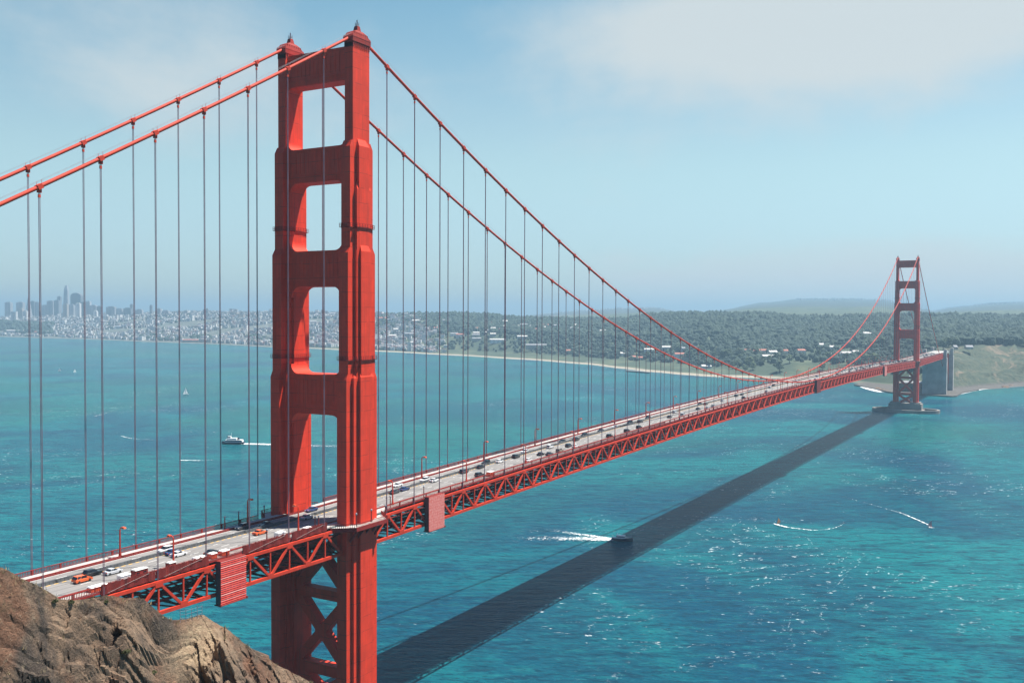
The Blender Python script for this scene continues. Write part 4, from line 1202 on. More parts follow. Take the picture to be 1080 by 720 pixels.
b = MB(); b.frustum((-1, 0, 2.45), (9.5, 3.1), (-1, 0, 4.7), (9.0, 2.9)); b.build('main_cabin', M['white'], ferry)
b = MB(); b.box((-1, 0, 3.75), (8.9, 3.12, .45)); b.build('window_band', M['glass'], ferry)
b = MB(); b.frustum((1, 0, 4.72), (5.2, 2.6), (.8, 0, 6.6), (4.8, 2.4)); b.build('upper_cabin', M['white'], ferry)
b = MB(); b.frustum((4.2, 0, 6.62), (1.9, 1.7), (4.0, 0, 8.6), (1.5, 1.5)); b.build('wheelhouse', M['white'], ferry)
b = MB(); b.box((4.25, 0, 7.7), (1.82, 1.63, .35)); b.build('window_band', M['glass'], ferry)
b = MB(); b.frustum((-5.5, 0, 4.72), (1.1, 1.2), (-5.9, 0, 7.2), (.8, .9)); b.build('funnel', M['navy'], ferry)
b = MB(); b.tube([(2.2, 0, 6.6), (1.9, 0, 12)], .13, 6); b.box((2.0, 0, 10), (.05, 1.0, .06)); b.build('mast', M['white'], ferry)
tag(ferry, 'white and navy ferry with a long white wake left of the tower', 'ferry')
dl = -RGT[:2]/np.hypot(*RGT[:2])
def along(p, d, n): return np.array([p[0]+dl[0]*d+FWD[0]*n, p[1]+dl[1]*d+FWD[1]*n])
ribbon('boat_wake', [along(fp, -9, 0), along(fp, -25, -2), along(fp, -60, -8), along(fp, -110, -16), along(fp, -150, -20)], [6, 9, 13, 14, 11], 'white wake trailing behind the ferry')
mp = bp(656, 570, 0)
mbt = empty('motor_boat', (mp[0], mp[1], 0), right_dir-.25)
b = hull(13, 3.9, 1.7, .8); b.build('hull', M['navy'], mbt)
b = MB(); b.frustum((-.6, 0, 1.75), (3.2, 1.55), (-.9, 0, 3.3), (2.4, 1.25)); b.box((-.9, 0, 3.36), (2.7, 1.4, .06)); b.build('cabin', M['white'], mbt)
b = MB(); b.box((-.75, 0, 2.62), (2.72, 1.43, .32)); b.build('cabin_windows', M['glass'], mbt)
b = MB(); b.tube([(-6.2, -1.85, 2.5), (2, -1.8, 2.6), (5.0, -1.0, 2.9), (6.4, 0, 3.2), (5.0, 1.0, 2.9), (2, 1.8, 2.6), (-6.2, 1.85, 2.5)], .05, 5); b.build('guard_rail', M['white'], mbt)
b = MB(); b.frustum((1.2, 0, 2.3), (1.35, 1.42), (.6, 0, 3.15), (.95, 1.28)); b.build('windscreen', M['glass'], mbt)
b = MB(); b.tube([(-3.2, -1.4, 1.8), (-2.9, -1.2, 4.4), (-2.9, 1.2, 4.4), (-3.2, 1.4, 1.8)], .09, 6); b.build('radar_arch', M['white'], mbt)
b = MB(); b.box((-4.6, 0, 1.9), (1.3, 1.4, .2)); b.build('aft_deck', M['white'], mbt)
tag(mbt, 'dark motor boat entering the bridge shadow with white wake', 'motor boat')
a2 = right_dir-.25; bd = np.array([-math.cos(a2), -math.sin(a2)]); sd2 = np.array([-bd[1], bd[0]])
def wk(d, n): return np.array(mp[:2])+bd*d+sd2*n
ribbon('boat_wake', [wk(5, 0), wk(14, 1), wk(28, 3), wk(48, 8), wk(78, 14)], [4.2, 7, 9.5, 11, 9], 'broad white wake behind the dark motor boat')
ribbon('boat_wake', [wk(4, -2), wk(18, -6), wk(36, -11), wk(60, -20)], [2.2, 4.2, 5.5, 5], 'outer arm of wake behind the dark motor boat')
def sailboat(p, hd, H, label, mat='sail'):
    r = empty('sailboat', (p[0], p[1], 0), hd); k = H/12
    b = hull(9*k, 2.8*k, 1.0*k, .5); b.build('hull', M['white'], r)
    b = MB(); b.tube([(.6*k, 0, .8*k), (.6*k, 0, 12*k)], .12*k, 6); b.tube([(.6*k, 0, 1.8*k), (-3.6*k, .3*k, 1.8*k)], .09*k, 6); b.build('mast', M['grey'], r)
    b = MB(); b.closed = True; pl = [(.5*k, 1.95*k), (-3.5*k, 1.95*k), (-1.6*k, 6*k), (.45*k, 11.6*k)]; b.prism([(x, z) for x, z in pl], 1, -.03, .03); b.build('mainsail', M[mat], r)
    b = MB(); pl = [(.9*k, 1.3*k), (4.2*k, 1.2*k), (.8*k, 9.6*k)]; b.prism(pl, 1, -.28, -.22); b.build('jib', M[mat], r)
    tag(r, label, 'sailboat')
sailboat(bp(196, 416, 0), left_dir+.6, 13, 'small white sailboat alone on the water left of the tower')
sailboat(bp(79, 392.5, 0), left_dir+.9, 9, 'tiny pale sailboat far off, right one of two by the left suspenders'); sailboat(bp(63, 391.3, 0), left_dir+.4, 9, 'tiny pale sailboat far off, left one of two by the left suspenders')
def windsurf(p, hd, mat, label, lean):
    r = empty('windsurfer_board', (p[0], p[1], 0), hd)
    b = hull(3.4, .8, .3, .1, 10); b.build('board', M['white'], r)
    b = MB(); b.tube([(.2, 0, .2), (.0, lean*5.0, 5.2)], .06, 6); b.build('mast', M['dark'], r)
    b = MB(); b.closed = True; pl = [(.16, .5), (-2.3, 1.2), (-2.0, 2.6), (-.2, 5.2)]
    vs = [(x, lean*z-.03, z) for x, z in pl]+[(x, lean*z+.03, z) for x, z in pl]; b.add(vs, [(0, 1, 2, 3), (7, 6, 5, 4), (0, 4, 5, 1), (1, 5, 6, 2), (2, 6, 7, 3), (3, 7, 4, 0)]); b.build('sail', M[mat], r)
    tag(r, label, 'windsurf board')
k1 = bp(982.5, 556.5, 0); windsurf(k1, right_dir-.3, 'pink', 'pink sailed windsurf board with foam trail at right', -.1)
k2 = bp(819.5, 553, 0); windsurf(k2, left_dir+.2, 'peach', 'orange sailed windsurf board at the tip of a curved foam trail', .3)
ribbon('boat_wake', img_path([(983, 557), (977, 554), (970, 552), (962, 551.5)]), [.9, 1.2, 1.0, .7], 'short foam streak behind the pink sail', soft=.72)
ribbon('boat_wake', img_path([(980, 554), (970, 549.5), (962, 546), (950, 541), (935, 537), (915, 531), (880, 522), (850, 521)]), [.8, 1.4, 1.3, 1.1, 1.0, .9, .9, .7], 'long thin foam trail leading to the pink sail', soft=.95)
ribbon('boat_wake', img_path([(816, 552.5), (823, 554.5), (832, 556.5), (844, 558), (858, 559.5), (870, 559), (884, 556), (891, 552), (884, 545), (874, 540)]), [1.4, 1.6, 1.3, 1.2, 1.0, 1.2, 1.0, .9, 1.1, .8], 'curved foam trail behind the orange sail', soft=1.0)
ribbon('boat_wake', img_path([(190, 485.5), (200, 485.6), (212, 485.8), (226, 485.2), (245, 485)]), [2.4, 2.6, 2.4, 1.8, 1.2], 'white foam streak below the ferry', soft=.95)
ribbon('boat_wake', img_path([(100, 439), (110, 436.5), (124, 431), (140, 425)]), [2.2, 1.8, 1.5, 1.2], 'thin diagonal foam streak at left', soft=.72)
ribbon('boat_wake', img_path([(128, 460), (140, 463), (165, 464), (190, 463), (215, 462)]), [2.0, 2.6, 2.2, 2.0, 1.6], 'thin level foam streak left of the ferry', soft=.72)

# piers off the beach
def pier_thing(a, c, w, label):
    a, c = bp(*a, 0), bp(*c, 0); mid = (a+c)/2; d = c-a; L = np.linalg.norm(d[:2]); rz = math.atan2(d[1], d[0])
    r = empty('wharf', (mid[0], mid[1], 0), rz); b = MB(); b.box((0, 0, 3.2), (L/2, w, .5)); b.build('deck', M['walk'], r)
    n = int(L/9)
    for k in range(n):
        b = MB(); b.box((-L/2+4+k*9, 0, .6), (.6, w*.9, 2.4)); b.build('piling', M['dark'], r)
    tag(r, label, 'wharf')
pier_thing((618, 382.6), (644, 383.4), 4, 'dark narrow wharf lying against the beach')
pier_thing((661, 391.8), (686, 393.6), 5, 'long dark wharf standing clear in the water off the beach')

# ------------------------------------------------------------------ buildings along the far shore
def gable(b, L, w, h, rh, mi_wall=0, mi_roof=1):
    b.box((0, 0, h/2-1.5), (L/2, w/2, h/2+1.5), mi_wall)
    vs = [(-L/2-.5, -w/2-.5, h+.02), (L/2+.5, -w/2-.5, h+.02), (L/2+.5, w/2+.5, h+.02), (-L/2-.5, w/2+.5, h+.02), (-L/2-.3, 0, h+rh), (L/2+.3, 0, h+rh)]
    b.add(vs, [(3, 2, 1, 0), (0, 1, 5, 4), (2, 3, 4, 5), (0, 4, 3), (1, 2, 5)], mi_roof)
def house(u, D, L, w, h, rh, wall, roof, label, cat='building', name='building', group=None, rz=None):
    z = land_z(u, D); q = P_img(u, D, z); b = MB(); gable(b, L, w, h, rh)
    o = b.build(name, [M[wall], M[roof]]); o.location = q; o.rotation_euler = (0, 0, rz if rz is not None else right_dir+rng.uniform(-.25, .25))
    tag(o, label, cat, group); return o
def vD(u, v):
    """forward distance at which the land surface appears at photo height v"""
    pts = ctrl(u)
    for D in np.arange(pts[1][0], pts[-2][0], 12.0):
        zz_ = prof(u, D); vv = hor(u)+(CAM[2]-zz_)*FPX/D
        if vv <= v: return D
    return pts[-2][0]
G = 'low buildings along the far shore'
for (u, v, L, h, wall, roof, lab) in [
  (17, 350.5, 130, 12, 'b_white', 'r_pale', 'long white pier shed at the far left waterline'), (45, 351.5, 90, 9, 'b_tan', 'r_red', 'long low pinkish shed right of the white pier shed'),
  (201, 361.0, 75, 11, 'b_tan', 'r_red', 'red roofed hall at the waterline between the left suspenders'), (525, 362.5, 60, 12, 'b_white', 'r_pale', 'long pale hall with bright roof behind the beach'),
  (567, 368.5, 85, 14, 'b_tan', 'r_grey', 'long grey barrack block facing the beach'), (601, 371.5, 42, 6, 'b_tan', 'r_red', 'low red roofed shed on the beach flat'),
  (640, 374.3, 18, 6, 'b_white', 'r_pale', 'small white hut on the beach flat'), (657, 375.5, 26, 7, 'b_white', 'r_pale', 'white cottage next to the small red roofs'),
  (668, 378, 24, 5, 'b_white', 'r_red', 'red roofed cottage near the beach, left one'), (676, 379.5, 22, 5, 'b_tan', 'r_red', 'red roofed cottage near the beach, right one'),
  (718, 377.5, 60, 9, 'b_white', 'r_red', 'long red roofed warehouse behind the beach curve'), (727, 380.0, 55, 8, 'b_tan', 'r_red', 'second red roofed warehouse closer to the beach'),
  (686, 371.5, 60, 8, 'b_white', 'r_pale', 'white long building left of the red warehouses'), (706, 369.5, 70, 8, 'b_white', 'r_pale', 'white long building above the red warehouses'),
  (725, 371.5, 60, 8, 'b_white', 'r_grey', 'white grey roofed building above the red warehouses'), (745, 388.8, 40, 6, 'b_white', 'r_pale', 'white sheds at the shoreline under the cables'),
  (790, 372.5, 36, 9, 'b_white', 'r_red', 'row house with red roof on the ridge, leftmost'), (798, 372.7, 36, 9, 'b_white', 'r_red', 'row house with red roof on the ridge, second'), (807, 373, 36, 9, 'b_white', 'r_red', 'row house with red roof on the ridge, third'),
  (815, 374, 36, 9, 'b_white', 'r_pale', 'row house with pale roof on the ridge, rightmost'), (811, 378, 60, 8, 'b_tan', 'r_pale', 'long tan block below the red row houses'), (829, 372.5, 18, 9, 'b_white', 'r_red', 'lone white house with red roof right of the row'),
  (845, 371.3, 34, 9, 'b_white', 'r_red', 'bright white house with red roof above the meadow'), (867, 366.5, 26, 8, 'b_white', 'r_pale', 'white house among dark trees above the meadow'), (878, 369, 32, 8, 'b_white', 'r_pale', 'second white house among dark trees'),
  (916, 358, 48, 13, 'b_white', 'r_pale', 'big pale building behind the cables of the far tower'), (934, 357, 40, 11, 'b_tan', 'r_red', 'pinkish building just left of the far tower'), (881, 375.5, 44, 7, 'b_white', 'r_grey', 'pale shed by the road left of far tower'), (893, 375.0, 40, 7, 'b_white', 'r_pale', 'second pale shed by the road left of far tower'),
  (905, 374.0, 44, 7, 'b_tan', 'r_pale', 'tan shed by the road left of far tower'), (978, 357.0, 48, 11, 'b_white', 'r_pale', 'pale building right of the far tower in the trees'), (984, 353.5, 36, 9, 'b_white', 'r_grey', 'grey roofed building above the pale one right of tower'),
  (998, 352.5, 26, 8, 'b_white', 'r_pale', 'small white house high in the trees right of tower'), (1007, 366.5, 13, 3, 'b_tan', 'r_grey', 'low tan building on the edge of the bluff top'), (1022, 366.0, 24, 2, 'b_tan', 'r_grey', 'long low tan battery on the bluff top')]:
    D = vD(u, v); house(u, D, L*(.62 if 600 < u < 1100 else 1.0), 13, h, 4.0, wall, roof, lab, group=G)
# villas scattered on the hillside left of the woods
for i in range(48):
    u = rng.uniform(395, 640); v = rng.uniform(339, 364) if u < 560 else rng.uniform(341, 352)
    D = vD(u, v); wl_ = rng.choice(['b_white', 'b_white', 'b_tan']); rf = rng.choice(['r_pale', 'r_red', 'r_grey'])
    nm = {'r_pale': 'pale', 'r_red': 'red', 'r_grey': 'grey'}[rf]
    house(u, D, rng.uniform(18, 38), 14, rng.uniform(8, 13), 4, wl_, rf, f'hillside villa with {nm} roof among the trees above the beach', 'house', 'house', 'villas on the wooded hillside')
# ------------------------------------------------------------------ the city on the left
def tower_block(u, D, w, d, vtop, mat, label, shape='box', group='downtown high rises', name='high_rise'):
    if u > 95: vtop += 2.2
    z = land_z(u, D)-3; q = P_img(u, D, z); H = max(12, z_of(vtop, D, u)-z); b = MB()
    if shape == 'box':
        b.box((0, 0, H/2), (w/2, d/2, H/2)); b.box((0, 0, H+2.5), (w*.3, d*.3, 2.4))
    elif shape == 'pyramid': b.frustum((0, 0, 0), (w/2, d/2), (0, 0, H*.82), (w*.09, d*.09)); b.frustum((0, 0, H*.82+.1), (w*.08, d*.08), (0, 0, H), (.4, .4))
    elif shape == 'taper':
        for k in range(8):
            t0, t1 = k/8, (k+1)/8; f = lambda t: 1-.35*t**2.2-(.25 if t > .95 else 0)
            b.frustum((0, 0, H*t0+.05), (w/2*f(t0), d/2*f(t0)), (0, 0, H*t1), (w/2*f(t1), d/2*f(t1)))
    elif shape == 'round':
        n = 14; pl = [(-w/2, 0), (-w/2, H*.86)]+[(-w/2*math.cos(math.pi*k/n), H*.86+H*.14*math.sin(math.pi*k/n)) for k in range(1, n)]+[(w/2, H*.86), (w/2, 0)]
        b.prism(pl, 1, -d/2, d/2)
    elif shape == 'twin':
        for s in (-1, 1): b.box((s*w*.32, 0, H*.44), (w*.17, d/2, H*.44))
        b.box((0, 0, H*.91), (w*.5, d*.48, H*.08))
    o = b.build(name, M[mat]); o.location = q; o.rotation_euler = (0, 0, right_dir)
    tag(o, label, 'high rise', group); return o
D8 = 7000
for args in [
  (9.5, 7300, 42, 40, 319, 'b_grey', 'grey boxy tower at the left end of the skyline'), (22, 7300, 50, 40, 319, 'b_grey', 'grey broad tower left of the pointed one'),
  (15, 6500, 38, 24, 328.5, 'b_white', 'white double slab block in front of the left skyline', 'twin'), (22.5, 6700, 26, 26, 325.5, 'b_tan', 'tan slim apartment tower left of the pointed tower'), (26.8, 6650, 28, 24, 328, 'b_white', 'white slim apartment tower left of the pointed tower'),
  (30.4, 7100, 44, 44, 309, 'b_grey', 'thin pointed pyramid tower of the skyline', 'pyramid'), (35, 7300, 30, 30, 318, 'b_dark', 'dark tower behind the left suspender'), (40, 7200, 34, 30, 319, 'b_grey', 'grey tower between the two left suspenders'), (48, 7200, 40, 30, 322, 'b_grey', 'grey block right of the left suspender pair'),
  (54, 7200, 46, 40, 317.5, 'b_grey', 'broad grey tower left of the tallest tower'), (60.5, 7150, 36, 34, 317, 'b_dark', 'dark stepped tower left of the tallest tower'), (63, 7400, 26, 26, 313, 'b_dark', 'dark narrow tower peeping behind the stepped one'),
  (70.3, 7500, 36, 36, 301, 'b_grey', 'tallest tapered tower with rounded top', 'taper'), (81.2, 7000, 76, 40, 309, 'b_dark', 'broad dark tower with arched top', 'round'),
  (69.5, 6700, 30, 28, 321, 'b_tan', 'tan tower below the tallest tower'), (75.5, 6900, 42, 30, 321.5, 'b_grey', 'grey low tower between tallest and dark arched tower'), (82.8, 6500, 28, 26, 320, 'b_white', 'bright white slab in front of the dark arched tower'), (87.5, 6900, 26, 26, 319, 'b_dark', 'dark tower at the right shoulder of the arched tower'),
  (93.5, 7000, 30, 30, 318, 'b_grey', 'grey tower right of the arched tower'), (99, 7000, 46, 34, 320, 'b_grey', 'wide grey block left of the second suspender'), (105, 6900, 30, 30, 321, 'b_dark', 'dark block left of the second suspender'), (101, 6600, 24, 24, 326, 'b_white', 'white block below the wide grey block'),
  (117.5, 6800, 60, 34, 321.5, 'b_grey', 'wide pale grey block right of the second suspender pair'), (126.5, 6700, 42, 30, 323.5, 'b_grey', 'grey block in the middle of the left skyline'), (135, 6700, 52, 30, 323, 'b_dark', 'long dark block near the third suspender'), (139, 7200, 20, 20, 319, 'b_dark', 'thin dark tower by the third suspender'),
  (147.5, 6600, 40, 30, 324.5, 'b_grey', 'grey block right of the third suspender'), (159.5, 6500, 16, 16, 320, 'b_dark', 'slender dark tower beside the fourth suspender'), (175, 6300, 44, 28, 325.5, 'b_grey', 'wide low grey block between middle suspenders'), (168, 6400, 26, 24, 323.5, 'b_grey', 'narrow grey block between middle suspenders'), (218.5, 6200, 13, 13, 323.5, 'b_dark', 'thin twin spire tower, right one', 'box'), (215.5, 6200, 13, 13, 324.5, 'b_dark', 'thin twin spire tower, left one', 'box'),
  (203, 6000, 32, 24, 330, 'b_grey', 'grey block on the hill left of the twin towers'), (246.5, 5800, 42, 26, 327, 'b_tan', 'tan block on the hilltop left of the near tower'), (239, 5800, 22, 20, 329.5, 'b_white', 'white block beside the tan hilltop block'), (329, 5600, 22, 20, 327.5, 'b_grey', 'left grey block seen through the tower portal'), (344, 5600, 34, 22, 326.5, 'b_grey', 'right grey block seen through the tower portal'), (339, 5700, 20, 20, 330, 'b_tan', 'small tan block seen through the tower portal')]:
    tower_block(*args)
# hillside blocks of the city: the larger ones as things, the rest as one far mass
def city_spot():
    while True:
        u = rng.uniform(-40, 470); pts = ctrl(u); D = rng.uniform(pts[2][0]+20, pts[6][0]+(500 if u < 330 else 0))
        if u > 400 and rng.random() < (u-400)/75: continue
        q = P_img(u, D, 0); n = smooth_noise(np.array([[q[0]/240., q[1]/240., 9.]]), 21)[0]
        if n < -.62: continue
        if u < 48 and D < pts[4][0]+250 and D > pts[3][0]: continue
        return u, D, q
LW = {'b_white': 'white', 'b_tan': 'tan', 'b_grey': 'grey'}
protos = {}
for i in range(230):
    u, D, q = city_spot(); wall = rng.choice(['b_white', 'b_white', 'b_white', 'b_tan', 'b_grey']); kd = rng.randrange(3)
    if (wall, kd) in protos: o = protos[(wall, kd)].copy(); COL.objects.link(o)
    else:
        b = MB()
        if kd == 0: gable(b, 24, 16, 13, 4)
        elif kd == 1: b.box((0, 0, 8), (13, 9, 11)); b.box((3, 0, 20), (4, 3, 1.2), 1)
        else: b.box((0, 0, 11), (11, 9, 14)); b.box((0, 0, 25.6), (11.4, 9.4, .5), 1)
        o = b.build('apartment_block', [M[wall], M['r_grey']]); protos[(wall, kd)] = o
    o.location = (q[0], q[1], land_z(u, D)); o.rotation_euler = (0, 0, right_dir+rng.choice([0, 1.57])+rng.uniform(-.2, .2)); s = rng.uniform(.8, 1.5); o.scale = (s, s, rng.uniform(.8, 1.4))
    tag(o, f'{LW[wall]} apartment block in the hillside city across the bay', 'apartment block', 'hillside city blocks')
b = {'v': [], 'f': [], 'm': []}
BV = np.array([(-1, -1, -1), (1, -1, -1), (1, 1, -1), (-1, 1, -1), (-1, -1, 1), (1, -1, 1), (1, 1, 1), (-1, 1, 1)], float); BF = np.array([(4, 5, 6, 7), (0, 1, 5, 4), (1, 2, 6, 5), (2, 3, 7, 6), (3, 0, 4, 7)])
for i in range(9000):
    u, D, q = city_spot(); z = land_z(u, D); a = right_dir+rng.choice([0, 1.57])+rng.uniform(-.15, .15); hx, hy, hz = rng.uniform(4, 11), rng.uniform(4, 8), rng.uniform(3.5, 8)
    cs, sn = math.cos(a), math.sin(a); v = BV*np.array([hx, hy, hz+2]); v = np.stack([v[:, 0]*cs-v[:, 1]*sn+q[0], v[:, 0]*sn+v[:, 1]*cs+q[1], v[:, 2]+z+hz-2], 1)
    b['v'].append(v); b['f'].append(BF+8*i); b['m'] += [rng.choice([0, 0, 0, 1, 2])]*5; b['m'][-5] = rng.choice([2, 3, 0])
o = mesh_np('city_houses', np.concatenate(b['v']), np.concatenate(b['f']), [M['b_white'], M['b_tan'], M['r_grey'], M['r_red']], smooth=False, midx=b['m'])
tag(o, 'countless pale houses covering the hills across the bay', 'houses', kind='stuff')
# street trees between the houses, one far mass
cp, cr_ = [], []
for i in range(2200):
    u, D, q = city_spot(); r = rng.uniform(4, 9); cp.append((q[0], q[1], land_z(u, D)+r*.4)); cr_.append(r)
for i in range(420):
    u = rng.uniform(-40, 56); pts = ctrl(u); D = rng.uniform(pts[3][0]+60, pts[4][0]+260); q = P_img(u, D, 0); r = rng.uniform(9, 15); cp.append((q[0], q[1], land_z(u, D)+r*.6)); cr_.append(r)
for i in range(260):
    u = rng.choice([rng.uniform(200, 222), rng.uniform(262, 300), rng.uniform(130, 190)]); pts = ctrl(u); D = rng.uniform(pts[2][0]+60, pts[3][0]+160); q = P_img(u, D, 0); r = rng.uniform(6, 11); cp.append((q[0], q[1], land_z(u, D)+r*.6)); cr_.append(r)
o = crown_mass(cp, cr_, M['wood'], 'city_greenery'); tag(o, 'dark greenery between the houses of the city', 'greenery', kind='stuff')
# distant houses on the hazy hills right
bb = {'v': [], 'f': []}
for i in range(420):
    u = rng.choice([rng.uniform(560, 760), rng.uniform(840, 980), rng.uniform(985, 1130)]); pts = ctrl(u); D = pts[7][0]-rng.uniform(0, 1600); z = land_z(u, D); q = P_img(u, D, z)
    v = BV*np.array([rng.uniform(8, 16), 8, 5])+np.array([q[0], q[1], z+4]); bb['v'].append(v); bb['f'].append(BF+8*i)
o = mesh_np('hill_houses', np.concatenate(bb['v']), np.concatenate(bb['f']), M['b_white'], smooth=False); tag(o, 'faint pale houses on the hazy far hills', 'houses', kind='stuff')

# ------------------------------------------------------------------ the near cliff
SIL = [(-300, 500), (-140, 556), (-60, 582), (0, 600), (12, 606), (20, 612), (36, 619), (48, 625), (60, 632), (72, 634), (85, 633), (100, 629), (116, 630), (130, 631), (150, 634), (160, 643), (170, 652), (180, 657), (195, 656), (205, 653), (214, 651), (228, 659), (245, 672), (270, 690), (300, 708), (320, 719), (345, 733), (400, 775), (470, 840)]
AU = np.concatenate([np.linspace(-300, -20, 60), np.linspace(-20, 340, 420), np.linspace(340, 470, 40)])
sv = np.interp(AU, [p[0] for p in SIL], [p[1] for p in SIL])
sv = sv+fbm(np.stack([AU/16., AU*0, AU*0+3], -1), 4, 31)*1.6
DA = np.clip(72+0.10*AU, 50, 130)+3*np.exp(-((AU-212)/30.)**2)
RP = np.array([P_img(a, d, CAM[2]+(hor(a)-v)*d/FPX) for a, v, d in zip(AU, sv, DA)])
fh = np.array([FWD[0], FWD[1], 0]); fh /= np.linalg.norm(fh)
BN = np.concatenate([np.linspace(0, 34, 230), np.linspace(34.5, 60, 40)])
BFAR = np.linspace(0, 1, 30)[1:]
rows = []
NA = len(AU)
slope = math.radians(40)
for bi in BFAR[::-1]:
    dist = 175*bi; sl = math.radians(52)
    P2 = RP+np.array([fh*math.cos(sl)*dist])-np.array([[0, 0, math.sin(sl)*dist]])
    rows.append((P2, np.full(NA, -dist)))
for bi in BN:
    P2 = RP-fh[None]*math.cos(slope)*bi-np.array([[0, 0, math.sin(slope)*bi]]); rows.append((P2, np.full(NA, bi)))
PV = np.stack([r[0] for r in rows]); PB = np.stack([r[1] for r in rows])
lat = (RP-RP[0])@np.array([fh[1], -fh[0], 0]); LA = np.broadcast_to(lat[None], PB.shape)
nrm = fh*(-math.sin(slope))+np.array([0, 0, math.cos(slope)]); nrmF = fh*math.sin(math.radians(52))+np.array([0, 0, math.cos(math.radians(52))])
amp = np.clip(.14+np.abs(PB)/3.5, 0, 1)
# ribs run diagonally down to the right
ac = LA*.86-PB*.62; al = LA*.5+PB*.86
wob = fbm(np.stack([LA/9., PB/9., PB*0+8.], -1), 4, 45)
def saw(t, r): 
    f = t-np.floor(t); return np.where(f < r, f/r, (1-f)/(1-r))
def cells(x, y, seed):
    # cracked blocks: distance to the nearest two of jittered seeds, and a height per block
    ix, iy = np.floor(x), np.floor(y); d1 = np.full(x.shape, 9.); d2 = d1.copy(); hh = np.zeros(x.shape); tl = np.zeros(x.shape)
    for ox in (-1, 0, 1):
        for oy in (-1, 0, 1):
            cx, cy = ix+ox, iy+oy; q = np.stack([cx*1.0, cy*1.0, cx*0], -1)
            jx = smooth_noise(q, seed)*.45+.5; jy = smooth_noise(q, seed+1)*.45+.5; h = smooth_noise(q, seed+2); sx_ = smooth_noise(q, seed+3); sy_ = smooth_noise(q, seed+4)
            d = np.hypot(cx+jx-x, cy+jy-y); n = d < d1
            d2 = np.where(n, d1, np.minimum(d2, d)); hh = np.where(n, h, hh); tl = np.where(n, (x-cx-jx)*sx_+(y-cy-jy)*sy_, tl); d1 = np.where(n, d, d1)
    return hh, np.clip((d2-d1)/.16, 0, 1), tl
rib = saw(ac/6.2+wob*.40, .25); rib2 = saw(ac/2.3+wob*.45+.3, .28)
h0, e0, t0 = cells(ac/4.2+wob*.15, al/7.5, 70); h1, e1, t1 = cells(ac/1.5+wob*.12, al/2.7, 80); h2, e2, t2 = cells(ac/.55+wob*.1, al/1.0, 90)
crk = ridged(np.stack([ac/1.7, al/7.5, PB*0+5.], -1), 5, 51, .62)
fine = fbm(np.stack([LA/.6, PB/.6, PB*0+2.], -1), 4, 61, .6)
disp = (rib-.5)*2.0+(rib2-.5)*.6+t0*2.3+h0*.5+(e0-1)*.3+t1*2.0+h1*.34+(e1-1)*.22+t2*.85+h2*.17+(e2-1)*.08+(crk-.7)*.16+fine*.07
AUg = np.broadcast_to(AU[None], PB.shape)
sl_ = np.exp(-(((AUg-218+PB*1.0)/26.)**2+((PB-3.0)/3.2)**2)*1.3)*1.5; sl_ = np.clip(sl_, 0, 1)
disp = disp*amp*(1-.72*np.clip(sl_*1.3, 0, 1))
N3 = np.where((PB >= 0)[..., None], nrm, nrmF)
PV = PV+N3*disp[..., None]
# a deep shaded gully at the left third
gl_ = np.exp(-((LA-(lat[int(np.argmin(np.abs(AU-62)))]+PB*.42))/1.5)**2)*np.clip(PB/6., 0, 1)
PV = PV-nrm*(gl_*2.6)[..., None]
nr = len(rows)
# carry the ground back under the viewpoint
foot = []
for t in (0.33, .66, 1.0, 1.4):
    base = PV[-1].copy(); tgt = np.stack([CAM[0]+(lat-lat.mean())*.5*fh[1]-fh[0]*6*(t > 1.1)*3, CAM[1]-(lat-lat.mean())*.5*fh[0]-fh[1]*6*(t > 1.1)*3, np.full(NA, 137.6)], 1)
    foot.append(base*(1-min(t, 1))+tgt*min(t, 1) if t <= 1 else tgt)
PV = np.concatenate([PV, np.stack(foot)]); nr2 = PV.shape[0]
I, J = np.meshgrid(np.arange(nr2-1), np.arange(NA-1), indexing='ij')
F = np.stack([I*NA+J, I*NA+J+1, (I+1)*NA+J+1, (I+1)*NA+J], -1).reshape(-1, 4)
cliff = mesh_np('cliff', PV.reshape(-1, 3), F, M['rock'], smooth=False)
sl_ = np.concatenate([sl_, np.zeros((4, NA))])
at = cliff.data.attributes.new('slab', 'FLOAT', 'POINT'); at.data.foreach_set('value', sl_.ravel().astype(np.float32))
tag(cliff, 'brown rocky cliff in the lower left foreground', 'cliff', kind='structure')
# scrub and dry grass on the cliff
def surf_at(a, bb_):
    i = int(np.argmin(np.abs(AU-a))); r = len(BFAR)+int(np.argmin(np.abs(BN-bb_))); return PV[r, i]
gv, gf = [], []
for k in range(170):
    a = rng.uniform(-20, 330); bb_ = (rng.random()**3.5)*22; p = surf_at(a, bb_)
    if smooth_noise(np.array([[a/22., bb_/5., 0.]]), 71)[0] < (-.1 if bb_ > 1.5 else -.5): continue
    for q in range(9):
        an = rng.uniform(0, 6.28); h = rng.uniform(.14, .42); ln = rng.uniform(.05, .25); w = .022; o_ = p+np.array([rng.uniform(-.2, .2), rng.uniform(-.2, .2), -.06])
        tip = o_+np.array([math.cos(an)*ln, math.sin(an)*ln, h]); sd_ = np.array([-math.sin(an)*w, math.cos(an)*w, 0]); n0 = len(gv)
        gv += [o_-sd_, o_+sd_, tip]; gf.append((n0, n0+1, n0+2))
o = mesh_np('dry_grass', np.array(gv), np.array(gf), M['straw'], smooth=False); tag(o, 'dry straw coloured grass on the foreground cliff', 'grass', kind='stuff')
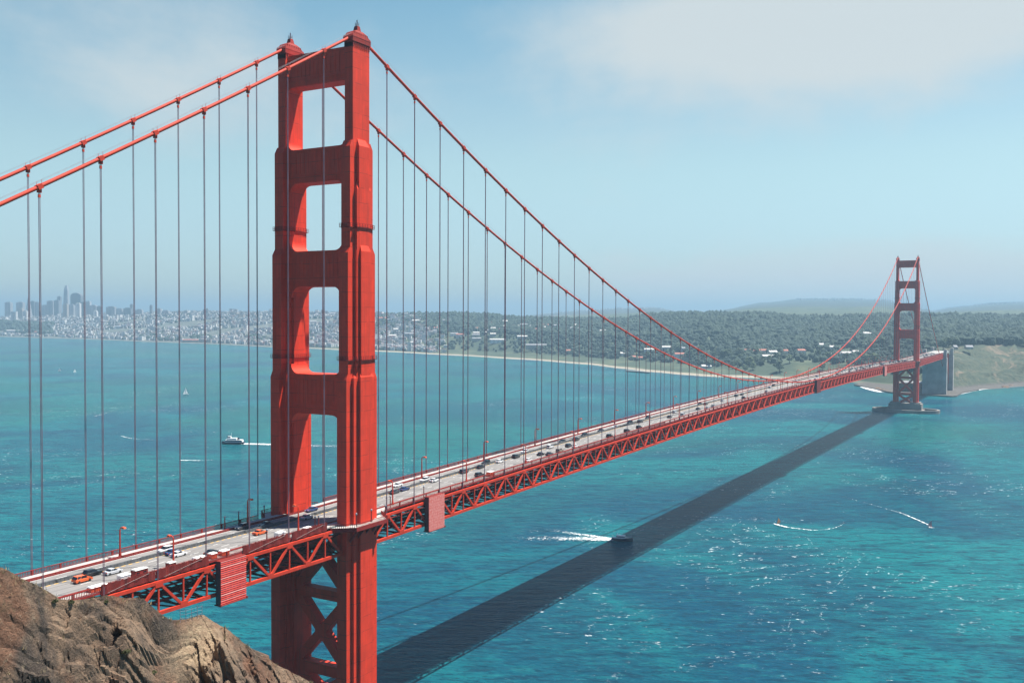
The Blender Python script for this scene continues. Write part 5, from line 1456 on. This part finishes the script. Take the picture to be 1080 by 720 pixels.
def shrub(p, r, seed, label):
    rr = random.Random(seed); root = empty('shrub', tuple(p)); b = MB()
    for k in range(6):
        an = rr.uniform(0, 6.28); b.tube([(0, 0, -.1), (math.cos(an)*r*.6, math.sin(an)*r*.6, r*.7)], [.03, .01], 5)
    b.build('stem', M['bark'], root); b = MB(); b.closed = False
    for k in range(420):
        an = rr.uniform(0, 6.28); q = r*rr.random()**.5; c = Vector((math.cos(an)*q, math.sin(an)*q, rr.uniform(.05, .85)*r*(1-.5*(q/r)**2)))
        d = Vector((rr.uniform(-1, 1), rr.uniform(-1, 1), rr.uniform(-.3, 1))).normalized()*rr.uniform(.06, .14); s = d.cross(Vector((rr.uniform(-1, 1), rr.uniform(-1, 1), .3))).normalized()*.035
        b.add([c-s, c+s, c+d], [(0, 1, 2)])
    b.build('foliage', M['scrub'], root); tag(root, label, 'shrub', 'shrubs on the foreground cliff')
for i, (a, bb_, r, lab) in enumerate([(150, 5.5, .42, 'green shrub in the middle of the brown cliff'), (172, 5.0, .32, 'small green shrub right of the middle one on the cliff'), (56, .5, .3, 'shrub on the cliff crest below the orange car'), (74, .3, .26, 'shrub on the cliff crest in front of the road'), (110, .6, .25, 'low shrub on the crest under the truss end')]):
    shrub(surf_at(a, bb_), r, 90+i, lab)
# wire fence on the spur
root = empty('wire_fence', tuple(surf_at(200, .2)))
base = Vector(root.location); pts = [Vector(surf_at(a, .3))-base for a in (190, 196, 202, 208, 213)]
b = MB()
for zh in (.35, .7, 1.05): b.tube([p+Vector((0, 0, zh)) for p in pts], .012, 4)
b.build('wire', M['grey'], root)
for p in pts:
    b = MB(); b.tube([p+Vector((0, 0, -.3)), p+Vector((0, 0, 1.2))], .03, 5); b.build('fence_post', M['grey'], root)
tag(root, 'thin wire fence on the pale spur below the corrugated box', 'fence')

# ------------------------------------------------------------------ haze
b = MB(); b.box((11750, 8000, 205), (14600, 16400, 215))
mt = bpy.data.materials.new('haze_air'); mt.use_nodes = True; nt = mt.node_tree; nt.nodes.clear()
out = nt.nodes.new('ShaderNodeOutputMaterial'); pv = nt.nodes.new('ShaderNodeVolumePrincipled')
pv.inputs['Color'].default_value = (0.385, 0.605, 0.77, 1); pv.inputs['Density'].default_value = HAZE_DENSITY; pv.inputs['Anisotropy'].default_value = 0.15
nt.links.new(pv.outputs[0], out.inputs['Volume'])
o = b.build('haze', mt); tag(o, 'pale blue sea haze over the strait and far shore', 'haze', kind='stuff')
